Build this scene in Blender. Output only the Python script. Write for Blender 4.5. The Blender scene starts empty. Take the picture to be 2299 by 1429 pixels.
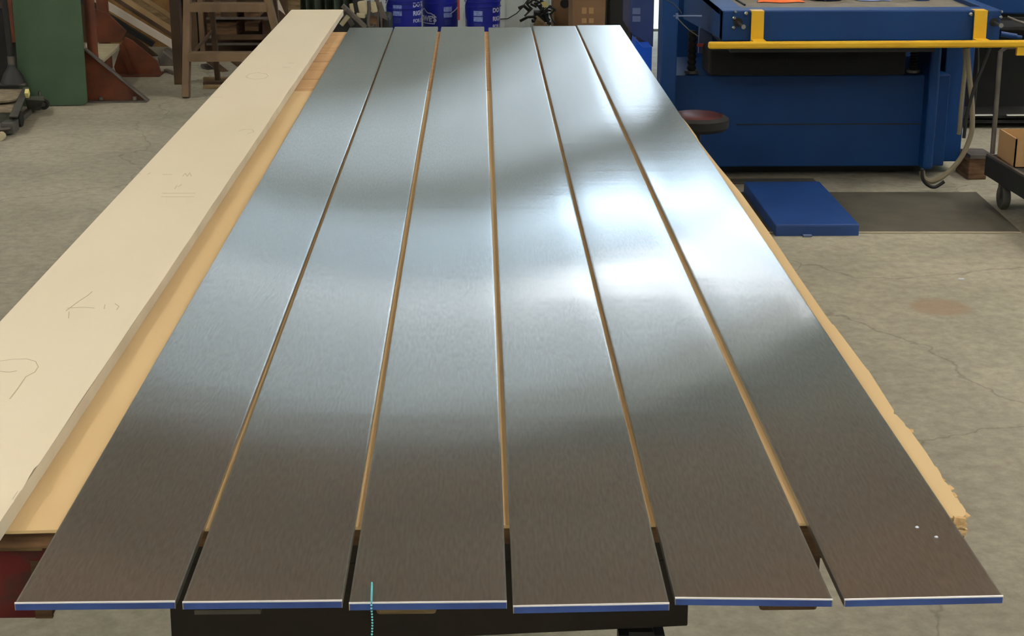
import bpy, math, random
from mathutils import Vector, Matrix
random.seed(7)
S = bpy.context.scene
COL = S.collection
# ------------------------------------------------------------------ camera
FPX = 3600.0; CAMZ = 1.65
TH = math.atan(1135.5 / FPX); PS = math.atan(81.5 / FPX * math.cos(TH))
FW = Vector((math.sin(PS) * math.cos(TH), math.cos(PS) * math.cos(TH), -math.sin(TH)))
RT = Vector((math.cos(PS), -math.sin(PS), 0)); UP = RT.cross(FW)
cd = bpy.data.cameras.new('camera'); cam = bpy.data.objects.new('camera', cd); COL.objects.link(cam)
cd.sensor_width = 36; cd.lens = FPX / 2299 * 36; cd.clip_start = 0.05; cd.clip_end = 200
cam.matrix_world = Matrix(((RT.x, UP.x, -FW.x, 0), (RT.y, UP.y, -FW.y, 0), (RT.z, UP.z, -FW.z, CAMZ), (0, 0, 0, 1)))
S.camera = cam
# ------------------------------------------------------------------ world, exposure
S.view_settings.view_transform = 'Standard'; S.view_settings.look = 'None'
S.view_settings.gamma = 1; S.view_settings.use_curve_mapping = False
S.view_settings.exposure = 0.0
W = bpy.data.worlds.new('world'); S.world = W; W.use_nodes = True
wb = W.node_tree.nodes['Background']; wb.inputs[0].default_value = (0.72, 0.87, 1.0, 1); wb.inputs[1].default_value = 6.0
DAY = (0.62, 0.82, 1.0)      # colour of the daylight in the panes
PANE = 5.8                   # frosted pane strength
TUBE = 88.0                  # fluorescent tube strength


def at_z(x, y, z):           # point of the photograph's pixel on the height z
    d = FW * FPX + RT * (x - 1149.5) - UP * (y - 714.5)
    return Vector((0, 0, CAMZ)) + d * ((z - CAMZ) / d.z)


def at_y(x, y, Y):           # point of the photograph's pixel at the depth Y
    d = FW * FPX + RT * (x - 1149.5) - UP * (y - 714.5)
    return Vector((0, 0, CAMZ)) + d * (Y / d.y)


def lin(c):
    return tuple(((v / 255) / 12.92 if v / 255 <= 0.04045 else ((v / 255 + 0.055) / 1.055) ** 2.4) for v in c) + (1,)


# ------------------------------------------------------------------ materials
def mat(name, rgb, rough=0.6, metal=0.0, rgb2=None, scale=8.0, stretch=(1, 1, 1), bump=0.0, detail=5, spec=0.5, lo=0.35, hi=0.65, bscale=None):
    m = bpy.data.materials.new(name); m.use_nodes = True
    nt = m.node_tree; N = nt.nodes; L = nt.links; b = N['Principled BSDF']
    b.inputs['Base Color'].default_value = lin(rgb); b.inputs['Roughness'].default_value = rough
    b.inputs['Metallic'].default_value = metal; b.inputs['Specular IOR Level'].default_value = spec
    if rgb2 or bump:
        tc = N.new('ShaderNodeTexCoord'); mp = N.new('ShaderNodeMapping'); mp.inputs['Scale'].default_value = stretch
        no = N.new('ShaderNodeTexNoise'); no.inputs['Scale'].default_value = scale; no.inputs['Detail'].default_value = detail
        L.new(tc.outputs['Object'], mp.inputs[0]); L.new(mp.outputs[0], no.inputs['Vector'])
        if rgb2:
            r = N.new('ShaderNodeValToRGB'); r.color_ramp.elements[0].color = lin(rgb); r.color_ramp.elements[1].color = lin(rgb2)
            r.color_ramp.elements[0].position = lo; r.color_ramp.elements[1].position = hi
            L.new(no.outputs['Fac'], r.inputs[0]); L.new(r.outputs[0], b.inputs['Base Color'])
        if bump:
            bp = N.new('ShaderNodeBump'); bp.inputs['Strength'].default_value = bump; bp.inputs['Distance'].default_value = 0.01
            src = no
            if bscale:
                src = N.new('ShaderNodeTexNoise'); src.inputs['Scale'].default_value = bscale; L.new(mp.outputs[0], src.inputs['Vector'])
            L.new(src.outputs['Fac'], bp.inputs['Height']); L.new(bp.outputs[0], b.inputs['Normal'])
    return m


def emis(name, rgb, k):
    m = bpy.data.materials.new(name); m.use_nodes = True
    b = m.node_tree.nodes['Principled BSDF']; b.inputs['Base Color'].default_value = (0.8, 0.8, 0.8, 1)
    b.inputs['Emission Color'].default_value = tuple(rgb) + (1,); b.inputs['Emission Strength'].default_value = k
    return m


def brushed():
    m = bpy.data.materials.new('brushed_metal'); m.use_nodes = True
    nt = m.node_tree; N = nt.nodes; L = nt.links; N.remove(N['Principled BSDF'])
    out = N['Material Output']
    b = N.new('ShaderNodeBsdfAnisotropic'); b.distribution = 'GGX'
    b.inputs['Anisotropy'].default_value = -0.92
    tc = N.new('ShaderNodeTexCoord')
    # fine grain running along the sheet
    mp = N.new('ShaderNodeMapping'); mp.inputs['Scale'].default_value = (1, 0.14, 1)
    g = N.new('ShaderNodeTexNoise'); g.inputs['Scale'].default_value = 330; g.inputs['Detail'].default_value = 2
    L.new(tc.outputs['Object'], mp.inputs[0]); L.new(mp.outputs[0], g.inputs['Vector'])
    mr = N.new('ShaderNodeMapRange'); mr.inputs['From Min'].default_value = 0.3; mr.inputs['From Max'].default_value = 0.7
    mr.inputs['To Min'].default_value = 0.244; mr.inputs['To Max'].default_value = 0.260
    L.new(g.outputs['Fac'], mr.inputs[0]); L.new(mr.outputs[0], b.inputs['Roughness'])
    cr = N.new('ShaderNodeMapRange'); cr.inputs['From Min'].default_value = 0.3; cr.inputs['From Max'].default_value = 0.7
    cr.inputs['To Min'].default_value = 0.75; cr.inputs['To Max'].default_value = 0.93
    L.new(g.outputs['Fac'], cr.inputs[0])
    cc = N.new('ShaderNodeCombineColor')
    for i in range(3): L.new(cr.outputs[0], cc.inputs[i])
    L.new(cc.outputs[0], b.inputs['Color'])
    # slight waviness of the sheet
    w = N.new('ShaderNodeTexNoise'); w.inputs['Scale'].default_value = 1.0; w.inputs['Detail'].default_value = 2
    bp = N.new('ShaderNodeBump'); bp.inputs['Strength'].default_value = 0.06; bp.inputs['Distance'].default_value = 0.002
    wm = N.new('ShaderNodeMapping'); wm.inputs['Scale'].default_value = (1.5, 14, 1); L.new(tc.outputs['Object'], wm.inputs[0])
    L.new(wm.outputs[0], w.inputs['Vector']); L.new(w.outputs['Fac'], bp.inputs['Height']); L.new(bp.outputs[0], b.inputs['Normal'])
    t = N.new('ShaderNodeVectorTransform'); t.vector_type = 'VECTOR'; t.convert_from = 'OBJECT'; t.convert_to = 'WORLD'
    t.inputs[0].default_value = (1, 0, 0); L.new(t.outputs[0], b.inputs['Tangent'])
    b2 = N.new('ShaderNodeBsdfAnisotropic'); b2.distribution = 'GGX'; b2.inputs['Anisotropy'].default_value = -0.75
    b2.inputs['Roughness'].default_value = 0.14
    L.new(cc.outputs[0], b2.inputs['Color']); L.new(bp.outputs[0], b2.inputs['Normal']); L.new(t.outputs[0], b2.inputs['Tangent'])
    ms = N.new('ShaderNodeMixShader'); ms.inputs[0].default_value = 0.22
    L.new(b.outputs[0], ms.inputs[1]); L.new(b2.outputs[0], ms.inputs[2]); L.new(ms.outputs[0], out.inputs['Surface'])
    return m


def floor_mat():
    m = mat('concrete', (140, 136, 121), 0.75, 0, (168, 163, 145), 1.6, bump=0.12, detail=9, lo=0.3, hi=0.7, bscale=60)
    nt = m.node_tree; N = nt.nodes; L = nt.links; b = N['Principled BSDF']
    src = b.inputs['Base Color'].links[0].from_socket
    tc = N.new('ShaderNodeTexCoord')
    # fine mottling
    n = N.new('ShaderNodeTexNoise'); n.inputs['Scale'].default_value = 22; n.inputs['Detail'].default_value = 8; n.inputs['Roughness'].default_value = 0.7
    L.new(tc.outputs['Object'], n.inputs['Vector'])
    r = N.new('ShaderNodeMapRange'); r.inputs['From Min'].default_value = 0.35; r.inputs['From Max'].default_value = 0.65
    r.inputs['To Min'].default_value = 0.80; r.inputs['To Max'].default_value = 1.14; L.new(n.outputs['Fac'], r.inputs[0])
    mx = N.new('ShaderNodeVectorMath'); mx.operation = 'SCALE'; L.new(src, mx.inputs[0]); L.new(r.outputs[0], mx.inputs['Scale'])
    # hairline cracks
    wn = N.new('ShaderNodeTexNoise'); wn.inputs['Scale'].default_value = 2.2; wn.inputs['Detail'].default_value = 6
    L.new(tc.outputs['Object'], wn.inputs['Vector'])
    ad = N.new('ShaderNodeMixRGB'); ad.blend_type = 'ADD'; ad.inputs[0].default_value = 0.5
    L.new(tc.outputs['Object'], ad.inputs[1]); L.new(wn.outputs['Color'], ad.inputs[2])
    v = N.new('ShaderNodeTexVoronoi'); v.feature = 'DISTANCE_TO_EDGE'; v.inputs['Scale'].default_value = 0.62
    L.new(ad.outputs[0], v.inputs['Vector'])
    c = N.new('ShaderNodeMapRange'); c.inputs['From Min'].default_value = 0.0; c.inputs['From Max'].default_value = 0.0045
    c.inputs['To Min'].default_value = 0.66; c.inputs['To Max'].default_value = 1.0; L.new(v.outputs['Distance'], c.inputs[0])
    m2 = N.new('ShaderNodeVectorMath'); m2.operation = 'SCALE'; L.new(mx.outputs[0], m2.inputs[0]); L.new(c.outputs[0], m2.inputs['Scale'])
    # old rusty spill
    p = at_z(2110, 690, 0)
    s = N.new('ShaderNodeVectorMath'); s.operation = 'DISTANCE'; s.inputs[1].default_value = (p.x, p.y, 0)
    L.new(tc.outputs['Object'], s.inputs[0])
    s2 = N.new('ShaderNodeMath'); s2.operation = 'ADD'; L.new(s.outputs['Value'], s2.inputs[0])
    s3 = N.new('ShaderNodeMath'); s3.operation = 'MULTIPLY'; s3.inputs[1].default_value = 0.12; L.new(wn.outputs['Fac'], s3.inputs[0]); L.new(s3.outputs[0], s2.inputs[1])
    s4 = N.new('ShaderNodeMapRange'); s4.inputs['From Min'].default_value = 0.13; s4.inputs['From Max'].default_value = 0.17
    s4.inputs['To Min'].default_value = 0.55; s4.inputs['To Max'].default_value = 0; L.new(s2.outputs[0], s4.inputs[0])
    m3 = N.new('ShaderNodeMixRGB'); L.new(s4.outputs[0], m3.inputs[0]); L.new(m2.outputs[0], m3.inputs[1]); m3.inputs[2].default_value = lin((140, 112, 84))
    L.new(m3.outputs[0], b.inputs['Base Color'])
    return m


M_ = {}
M_['metal'] = brushed()
M_['film'] = mat('blue_film', (42, 60, 122), 0.35, 0.2, (62, 92, 162), 9, (1, 1, 1), 0.05)
M_['edge'] = mat('bent_edge', (236, 236, 240), 0.4, 0.35)  # near-white, barely metallic: the bend's highlight is put into the colour
M_['lip'] = mat('folded_side', (185, 183, 178), 0.3, 1.0)
M_['pitch'] = mat('matt_black', (6, 6, 6), 0.9)
M_['kraft'] = mat('kraft_board', (206, 178, 130), 0.85, 0, (214, 188, 142), 3, (1, 0.3, 1), 0.04)
M_['torn'] = mat('torn_kraft', (196, 158, 104), 0.95, 0, (222, 192, 145), 60, bump=0.5)
M_['board'] = mat('bare_board', (184, 146, 100), 0.75, 0, (198, 162, 114), 5, (1, 6, 1), 0.05)
M_['cream'] = mat('cream_paper', (226, 216, 190), 0.55, 0, (233, 224, 201), 2.0, (1, 0.4, 1), 0.10, bscale=9)
M_['creamside'] = mat('paper_side', (186, 174, 152), 0.7, 0, (200, 190, 168), 6)
M_['pencil'] = mat('pencil', (190, 180, 154), 0.8)
M_['timber'] = mat('old_timber', (72, 50, 34), 0.9, 0, (118, 88, 60), 9, (1, 1, 7), 0.5)
M_['red'] = mat('worn_red_paint', (92, 8, 10), 0.75, 0, (62, 34, 22), 11, (1, 1, 2), 0.5, lo=0.48, hi=0.62)
M_['rawwood'] = mat('raw_timber', (112, 92, 62), 0.9, 0, (150, 128, 92), 12, (1, 1, 6), 0.3)
M_['blacksteel'] = mat('black_steel', (30, 24, 20), 0.6, 0.3, (42, 30, 24), 6)
M_['rubber'] = mat('black_rubber', (16, 16, 16), 0.8)
M_['steel'] = mat('steel', (150, 150, 148), 0.35, 1.0)
M_['bluepaint'] = mat('machine_blue', (5, 50, 104), 0.5, 0, (8, 56, 112), 3, bump=0.02, spec=0.3)
M_['bluepad'] = mat('pad_blue', (18, 56, 116), 0.5, 0, (23, 63, 125), 5)
M_['yellow'] = mat('safety_yellow', (214, 166, 22), 0.4, 0, (226, 180, 34), 5)
M_['white'] = mat('white_print', (205, 212, 232), 0.5)
M_['sticker'] = mat('pale_print', (150, 170, 225), 0.5, 0, (110, 132, 200), 90, (1, 1, 1))
M_['bucket'] = mat('bucket_blue', (18, 30, 140), 0.35, 0, (22, 36, 152), 4)
M_['carton'] = mat('carton', (122, 94, 68), 0.85, 0, (134, 104, 76), 4)
M_['carton2'] = mat('carton_light', (170, 134, 92), 0.85, 0, (180, 144, 100), 5)
M_['green'] = mat('green_board', (54, 76, 54), 0.8, 0, (59, 82, 59), 6)
M_['orange'] = mat('orange_paint', (112, 54, 24), 0.75, 0, (80, 42, 24), 7, bump=0.05)
M_['gsteel'] = mat('grey_steel', (92, 86, 82), 0.5, 0.6, (112, 106, 100), 12)
M_['dark'] = mat('dark_paint', (26, 27, 28), 0.6)
M_['jack'] = mat('jack_grey', (70, 70, 66), 0.55, 0.3, (88, 86, 80), 10)
M_['dirty'] = mat('dusty_tray', (110, 98, 80), 0.8, 0, (148, 134, 110), 14)
M_['ladder'] = mat('ladder_wood', (88, 70, 50), 0.8, 0, (114, 92, 68), 7, (1, 1, 0.3), 0.15)
M_['darkwood'] = mat('dark_wood', (58, 42, 28), 0.85, 0, (82, 60, 40), 6, (1, 1, 0.5), 0.2)
M_['osb'] = mat('plywood_sheet', (120, 88, 48), 0.85, 0, (144, 108, 62), 18, (1, 1, 1), 0.1)
M_['whiteboard'] = mat('white_plank', (188, 178, 164), 0.6, 0, (200, 190, 178), 4)
M_['tanplank'] = mat('tan_plank', (150, 122, 84), 0.75, 0, (178, 148, 106), 5)
M_['hose'] = mat('beige_hose', (140, 130, 108), 0.6)
M_['wall'] = mat('grey_cladding', (214, 228, 230), 0.5, 0.0, (222, 236, 238), 1.5)
M_['ceil'] = mat('brown_ceiling', (168, 136, 112), 0.85, 0, (178, 146, 122), 2)
M_['concrete'] = floor_mat()
M_['plate'] = mat('floor_shadow_and_rail', (72, 69, 59), 0.65, 0.1, (84, 80, 69), 8)  # shadow tone for the plate on the floor; the floor rail shares it
M_['pale'] = mat('pale_edge', (180, 172, 150), 0.7)
M_['orangecloth'] = mat('orange_cloth', (236, 112, 56), 0.9, 0, (246, 130, 70), 10, bump=0.2)
M_['greymat'] = mat('grey_worktop', (104, 98, 86), 0.7, 0, (120, 112, 98), 12)
M_['redseat'] = mat('dark_red_vinyl', (84, 40, 40), 0.4, 0, (60, 26, 28), 6)
M_['brightblue'] = mat('bright_blue', (14, 90, 225), 0.45)
M_['cabblue'] = mat('cabinet_blue', (36, 54, 104), 0.45, 0, (44, 62, 112), 4)
M_['cabgrey'] = mat('grey_label', (96, 112, 150), 0.6)
M_['teal'] = mat('turquoise_bead', (110, 205, 215), 0.15, 0, None)
M_['tealcord'] = mat('teal_cord', (10, 70, 80), 0.6)
M_['beige'] = mat('beige_casting', (176, 166, 134), 0.6, 0, (200, 190, 158), 9)
M_['tagyel'] = mat('yellow_tag', (226, 216, 140), 0.7)
M_['curtain'] = mat('green_grey_tarp', (58, 66, 58), 0.7, 0, (78, 92, 76), 4, (6, 1, 0.3))
M_['redrod'] = mat('red_handle', (170, 60, 60), 0.5)
M_['tube'] = emis('fluorescent_tube', (1.0, 0.95, 0.86), TUBE)
M_['pane'] = emis('frosted_daylight', DAY, PANE * 1.45)
M_['dim'] = emis('dim_daylight', DAY, PANE * .38)  # dim rows glow weaker to shape the bands reflected in the panels
M_['bright'] = emis('milky_daylight', (.93, .97, 1.0), PANE * 1.1)
M_['fixture'] = mat('fixture_white', (220, 220, 215), 0.5)


# ------------------------------------------------------------------ geometry helper
class G:
    def __init__(s): s.v = []; s.f = []

    def add(s, vs, fs):
        o = len(s.v); s.v += [Vector(a) for a in vs]; s.f += [tuple(i + o for i in f) for f in fs]; return s

    def box(s, x0, x1, y0, y1, z0, z1):
        vs = [(x, y, z) for z in (z0, z1) for y in (y0, y1) for x in (x0, x1)]
        return s.add(vs, [(0, 2, 3, 1), (4, 5, 7, 6), (0, 1, 5, 4), (2, 6, 7, 3), (0, 4, 6, 2), (1, 3, 7, 5)])

    def hexa(s, a, b):      # two quads (lists of 4 points) joined: a bottom, b top, same winding
        return s.add(list(a) + list(b), [(3, 2, 1, 0), (4, 5, 6, 7), (0, 1, 5, 4), (1, 2, 6, 5), (2, 3, 7, 6), (3, 0, 4, 7)])

    def bar(s, p, q, w, h, up=(0, 0, 1)):      # rectangular bar from p to q
        p = Vector(p); q = Vector(q); d = (q - p).normalized(); u = Vector(up)
        if abs(d.dot(u)) > 0.98: u = Vector((0, 1, 0))
        r = d.cross(u).normalized(); u = r.cross(d)
        c = lambda o: [o - r * w / 2 - u * h / 2, o + r * w / 2 - u * h / 2, o + r * w / 2 + u * h / 2, o - r * w / 2 + u * h / 2]
        return s.hexa(c(p), c(q))

    def prism(s, pts, off):      # flat polygon (3-D points) pushed along off
        n = len(pts); off = Vector(off); pts = [Vector(p) for p in pts]
        return s.add(pts + [p + off for p in pts], [tuple(range(n))[::-1], tuple(range(n, 2 * n))] + [(i, (i + 1) % n, n + (i + 1) % n, n + i) for i in range(n)])

    def tube(s, pts, r, n=10, cap=True):
        pts = [Vector(p) for p in pts]; rings = []
        rr = r if isinstance(r, (list, tuple)) else [r] * len(pts)
        u = None
        for i, p in enumerate(pts):
            d = (pts[min(i + 1, len(pts) - 1)] - pts[max(i - 1, 0)]).normalized()
            if u is None: u = d.cross(Vector((0, 0, 1)) if abs(d.z) < 0.9 else Vector((0, 1, 0))).normalized()
            u = (u - d * u.dot(d)).normalized(); w = d.cross(u)
            rings.append([p + (u * math.cos(a) + w * math.sin(a)) * rr[i] for a in [2 * math.pi * k / n for k in range(n)]])
        vs = [v for r_ in rings for v in r_]; fs = []
        for i in range(len(pts) - 1):
            for k in range(n):
                fs.append((i * n + k, i * n + (k + 1) % n, (i + 1) * n + (k + 1) % n, (i + 1) * n + k))
        if cap: fs += [tuple(range(n))[::-1], tuple((len(pts) - 1) * n + k for k in range(n))]
        return s.add(vs, fs)

    def lathe(s, prof, c, n=24, axis='z', cap=True):      # prof: (radius, height)
        c = Vector(c); vs = []
        for r, h in prof:
            for k in range(n):
                a = 2 * math.pi * k / n; x, y = r * math.cos(a), r * math.sin(a)
                vs.append(c + (Vector((x, y, h)) if axis == 'z' else Vector((x, h, y)) if axis == 'y' else Vector((h, x, y))))
        fs = [(i * n + k, i * n + (k + 1) % n, (i + 1) * n + (k + 1) % n, (i + 1) * n + k) for i in range(len(prof) - 1) for k in range(n)]
        if cap: fs += [tuple(range(n))[::-1], tuple((len(prof) - 1) * n + k for k in range(n))]
        return s.add(vs, fs)

    def grid(s, fn, nu, nv):
        vs = [fn(i / nu, j / nv) for j in range(nv + 1) for i in range(nu + 1)]
        return s.add(vs, [(j * (nu + 1) + i, j * (nu + 1) + i + 1, (j + 1) * (nu + 1) + i + 1, (j + 1) * (nu + 1) + i) for j in range(nv) for i in range(nu)])

    def mesh(s, name, m, origin=(0, 0, 0), smooth=False):
        o = Vector(origin); me = bpy.data.meshes.new(name)
        me.from_pydata([v - o for v in s.v], [], s.f); me.materials.append(m if not isinstance(m, str) else M_[m])
        import bmesh
        bm = bmesh.new(); bm.from_mesh(me); bmesh.ops.recalc_face_normals(bm, faces=bm.faces); bm.to_mesh(me); bm.free()
        if smooth:
            me.shade_smooth(); me.set_sharp_from_angle(angle=math.radians(40))
        return me


def tag(o, label, cat, group=None, kind=None):
    if label: o['label'] = label
    if cat: o['category'] = cat
    if group: o['group'] = group
    if kind: o['kind'] = kind
    return o


def bev(o, w, seg=2):
    if w:
        b = o.modifiers.new('bevel', 'BEVEL'); b.width = w; b.segments = seg; b.limit_method = 'ANGLE'; b.angle_limit = math.radians(50)
    return o


def single(name, g, m, label, cat, loc=None, bevel=0, smooth=False, group=None, kind=None):
    if loc is None:
        n = len(g.v); loc = (sum(v.x for v in g.v) / n, sum(v.y for v in g.v) / n, min(v.z for v in g.v))
    o = bpy.data.objects.new(name, g.mesh(name, m, loc, smooth)); o.location = loc; COL.objects.link(o)
    bev(o, bevel); return tag(o, label, cat, group, kind)


def struct(name, g, m, loc=(0, 0, 0), smooth=False, label=None):
    o = bpy.data.objects.new(name, g.mesh(name, m, loc, smooth)); o.location = loc; COL.objects.link(o); o['kind'] = 'structure'
    if label: o['label'] = label
    return o


class T:      # a thing: an Empty at its base, parts given in world coordinates
    def __init__(s, name, label, cat, loc, group=None, kind=None):
        s.loc = Vector(loc); s.o = bpy.data.objects.new(name, None); s.o.location = s.loc; s.o.empty_display_size = 0.1
        COL.objects.link(s.o); tag(s.o, label, cat, group, kind)

    def part(s, name, g, m, bevel=0, smooth=False, parent=None, label=None, kind=None):
        o = bpy.data.objects.new(name, g.mesh(name, m, s.loc, smooth)); COL.objects.link(o)
        o.parent = parent or s.o
        bev(o, bevel)
        if label: o['label'] = label
        if kind: o['kind'] = kind
        return o

    def parts(s, name, g, m, **kw):      # every loose piece of g becomes a part of its own
        par = list(range(len(g.v)))

        def fnd(i):
            while par[i] != i: par[i] = par[par[i]]; i = par[i]
            return i
        for f in g.f:
            for i in f[1:]: par[fnd(i)] = fnd(f[0])
        comp = {}
        for f in g.f: comp.setdefault(fnd(f[0]), []).append(f)
        out = []
        for fs in comp.values():
            ids = sorted({i for f in fs for i in f}); mp = {i: k for k, i in enumerate(ids)}
            out.append(s.part(name, G().add([g.v[i] for i in ids], [tuple(mp[i] for i in f) for f in fs]), m, **kw))
        return out


def pxbox(g, x0, y0, x1, y1, Y, dep):      # box whose front face covers these pixels at depth Y
    a = at_y(x0, y1, Y); b = at_y(x1, y0, Y)
    return g.box(a.x, b.x, Y, Y + dep, a.z, b.z)


# ================================================================== SETTING
XL, XR, YN, YF, ZC = -5.0, 6.0, -5.0, 12.8, 5.0
struct('floor', G().box(XL - .2, XR + .2, YN - .2, YF + 4, -0.1, 0), 'concrete')


def ribbed(g, x0, x1, z0, z1, Y=YF, pitch=0.2):
    n = max(1, round((x1 - x0) / pitch)); p = (x1 - x0) / n; pts = []
    for i in range(n):
        a = x0 + i * p
        pts += [(a, 0.0), (a + p * .62, 0.0), (a + p * .70, -0.03), (a + p * .92, -0.03)]
    pts.append((x1, 0.0))
    for (a, b), (c, d) in zip(pts[:-1], pts[1:]):
        g.add([(a, Y + b, z0), (c, Y + d, z0), (c, Y + d, z1), (a, Y + b, z1)], [(0, 1, 2, 3)])
    g.box(x0, x1, Y + .01, Y + .06, z0, z1)


DX0, DX1, DZ = 1.04, 1.52, 2.42          # doorway in the far wall
WZ0, WZ1 = 2.75, 3.89
WX0, WX1 = 0.7, 3.3                      # band of frosted daylight panes
g = G()
ribbed(g, XL, DX0, 0, WZ0); ribbed(g, DX1, XR, 0, WZ0); ribbed(g, DX0, DX1, DZ, WZ0)
ribbed(g, XL, WX0, WZ0, WZ1); ribbed(g, WX1, XR, WZ0, WZ1); ribbed(g, XL, XR, WZ1, ZC)
struct('wall_back', g, 'wall')
struct('wall_left', G().box(XL - .1, XL, YN, YF, 0, ZC), M_['wall'])
struct('wall_right', G().box(XR, XR + .1, YN, YF, 0, ZC), M_['wall'])
struct('wall_front', G().box(XL, XR, YN - .1, YN, 0, ZC), M_['wall'])
struct('ceiling', G().box(XL, XR, YN, YF, ZC, ZC + .1), 'ceil')
for k, y in enumerate((-3.2, -.8, 1.6, 4.0, 6.4, 8.8, 11.2)):
    struct('trim_%d' % (k + 1), G().box(XL, XR, y, y + .12, ZC - .3, ZC), 'ceil', label='ceiling beam')
# door frame with the door standing open outside
dt = T('door_1', None, None, (DX0, YF, 0), kind='structure')
dt.parts('door_frame', G().box(DX0 - .06, DX0, YF - .05, YF + .1, 0, DZ + .06).box(DX1, DX1 + .06, YF - .05, YF + .1, 0, DZ + .06).box(DX0, DX1, YF - .05, YF + .1, DZ, DZ + .06), 'gsteel')
dt.part('door_leaf', G().box(DX1 - .02, DX1 + .9, YF + .12, YF + .16, .02, DZ + .05), 'gsteel')
dt.part('threshold', G().box(DX0, DX1, YF - .05, YF + .2, 0, .02), 'steel')
# frosted clerestory panes: rows and columns
rows = [(2.78, 2.92, 'dim'), (2.96, 3.26, 'pane'), (3.30, 3.50, 'dim'), (3.61, 3.85, 'bright')]
nx = 6
wt = T('window_1', None, None, (WX0, YF, WZ0), kind='structure')
fr = G()
for z in (WZ0, 2.925, 3.265, WZ1 - .03):
    fr.box(WX0, WX1, YF - .03, YF + .05, z, z + .03)
for i in range(nx + 1):
    x = WX0 + (WX1 - WX0) * i / nx; fr.box(x - .02, x + .02, YF - .03, YF + .05, WZ0, WZ1)
wt.parts('window_frame', fr, 'gsteel')
wt.part('transom', G().box(WX0, WX1, YF - .04, YF + .05, 3.50, 3.60), 'gsteel')
for z0, z1, mm in rows:
    for i in range(nx):
        a = WX0 + (WX1 - WX0) * i / nx + .02; b = WX0 + (WX1 - WX0) * (i + 1) / nx - .02
        wt.part('pane', G().box(a, b, YF + .0, YF + .012, z0, z1), mm)
pl = bpy.data.lights.new('doorway_daylight', 'AREA'); pl.shape = 'RECTANGLE'; pl.size = DX1 - DX0; pl.size_y = DZ; pl.energy = 1; pl.cycles.is_portal = True
po = bpy.data.objects.new('doorway_daylight', pl); po.location = ((DX0 + DX1) / 2, YF + .12, DZ / 2); po.rotation_euler = (math.radians(-90), 0, 0); COL.objects.link(po)


def fixture(x, y, where, rot=False, L=1.2):
    t = T('strip_light', 'twin tube strip light under the ceiling ' + where, 'light', (x, y, ZC - .75), 'ceiling strip lights')
    z = ZC - .75
    if rot: B = lambda a, b, c, d, e, f: (x + c, x + d, y + a, y + b, z + e, z + f)
    else: B = lambda a, b, c, d, e, f: (x + a, x + b, y + c, y + d, z + e, z + f)
    t.part('housing', G().box(*B(-L / 2, L / 2, -.07, .07, .03, .09)), 'fixture')
    t.parts('hanger', G().box(*B(-.4, -.39, -.005, .005, .09, .75)).box(*B(.39, .4, -.005, .005, .09, .75)), 'steel')
    for s in (-.04, .04):
        q = (x - L / 2 + .02, y + s, z) if not rot else (x + s, y - L / 2 + .02, z)
        r = (x + L / 2 - .02, y + s, z) if not rot else (x + s, y + L / 2 - .02, z)
        t.part('tube', G().tube([q, r], .018, 10), 'tube', smooth=True)


for x, y, w in ((-2.2, -1.5, 'behind the camera on the left'), (1.6, -1.5, 'behind the camera on the right'), (-3.3, 2.2, 'left of the work table'),
                (2.2, 0, 'right of the near end of the table'), (4.3, 5.6, 'over the platform truck at the right'), (2.6, 6.0, 'over the floor before the blue machine'), (-4.3, 7.8, 'over the leaning planks, added to brighten the far wall'), (5.0, 8.6, 'in the far right corner, added to brighten the far wall')):
    fixture(x, y, w, rot=True, L=2.4)  # all out of view; the two far ones are added to brighten the far wall

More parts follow.
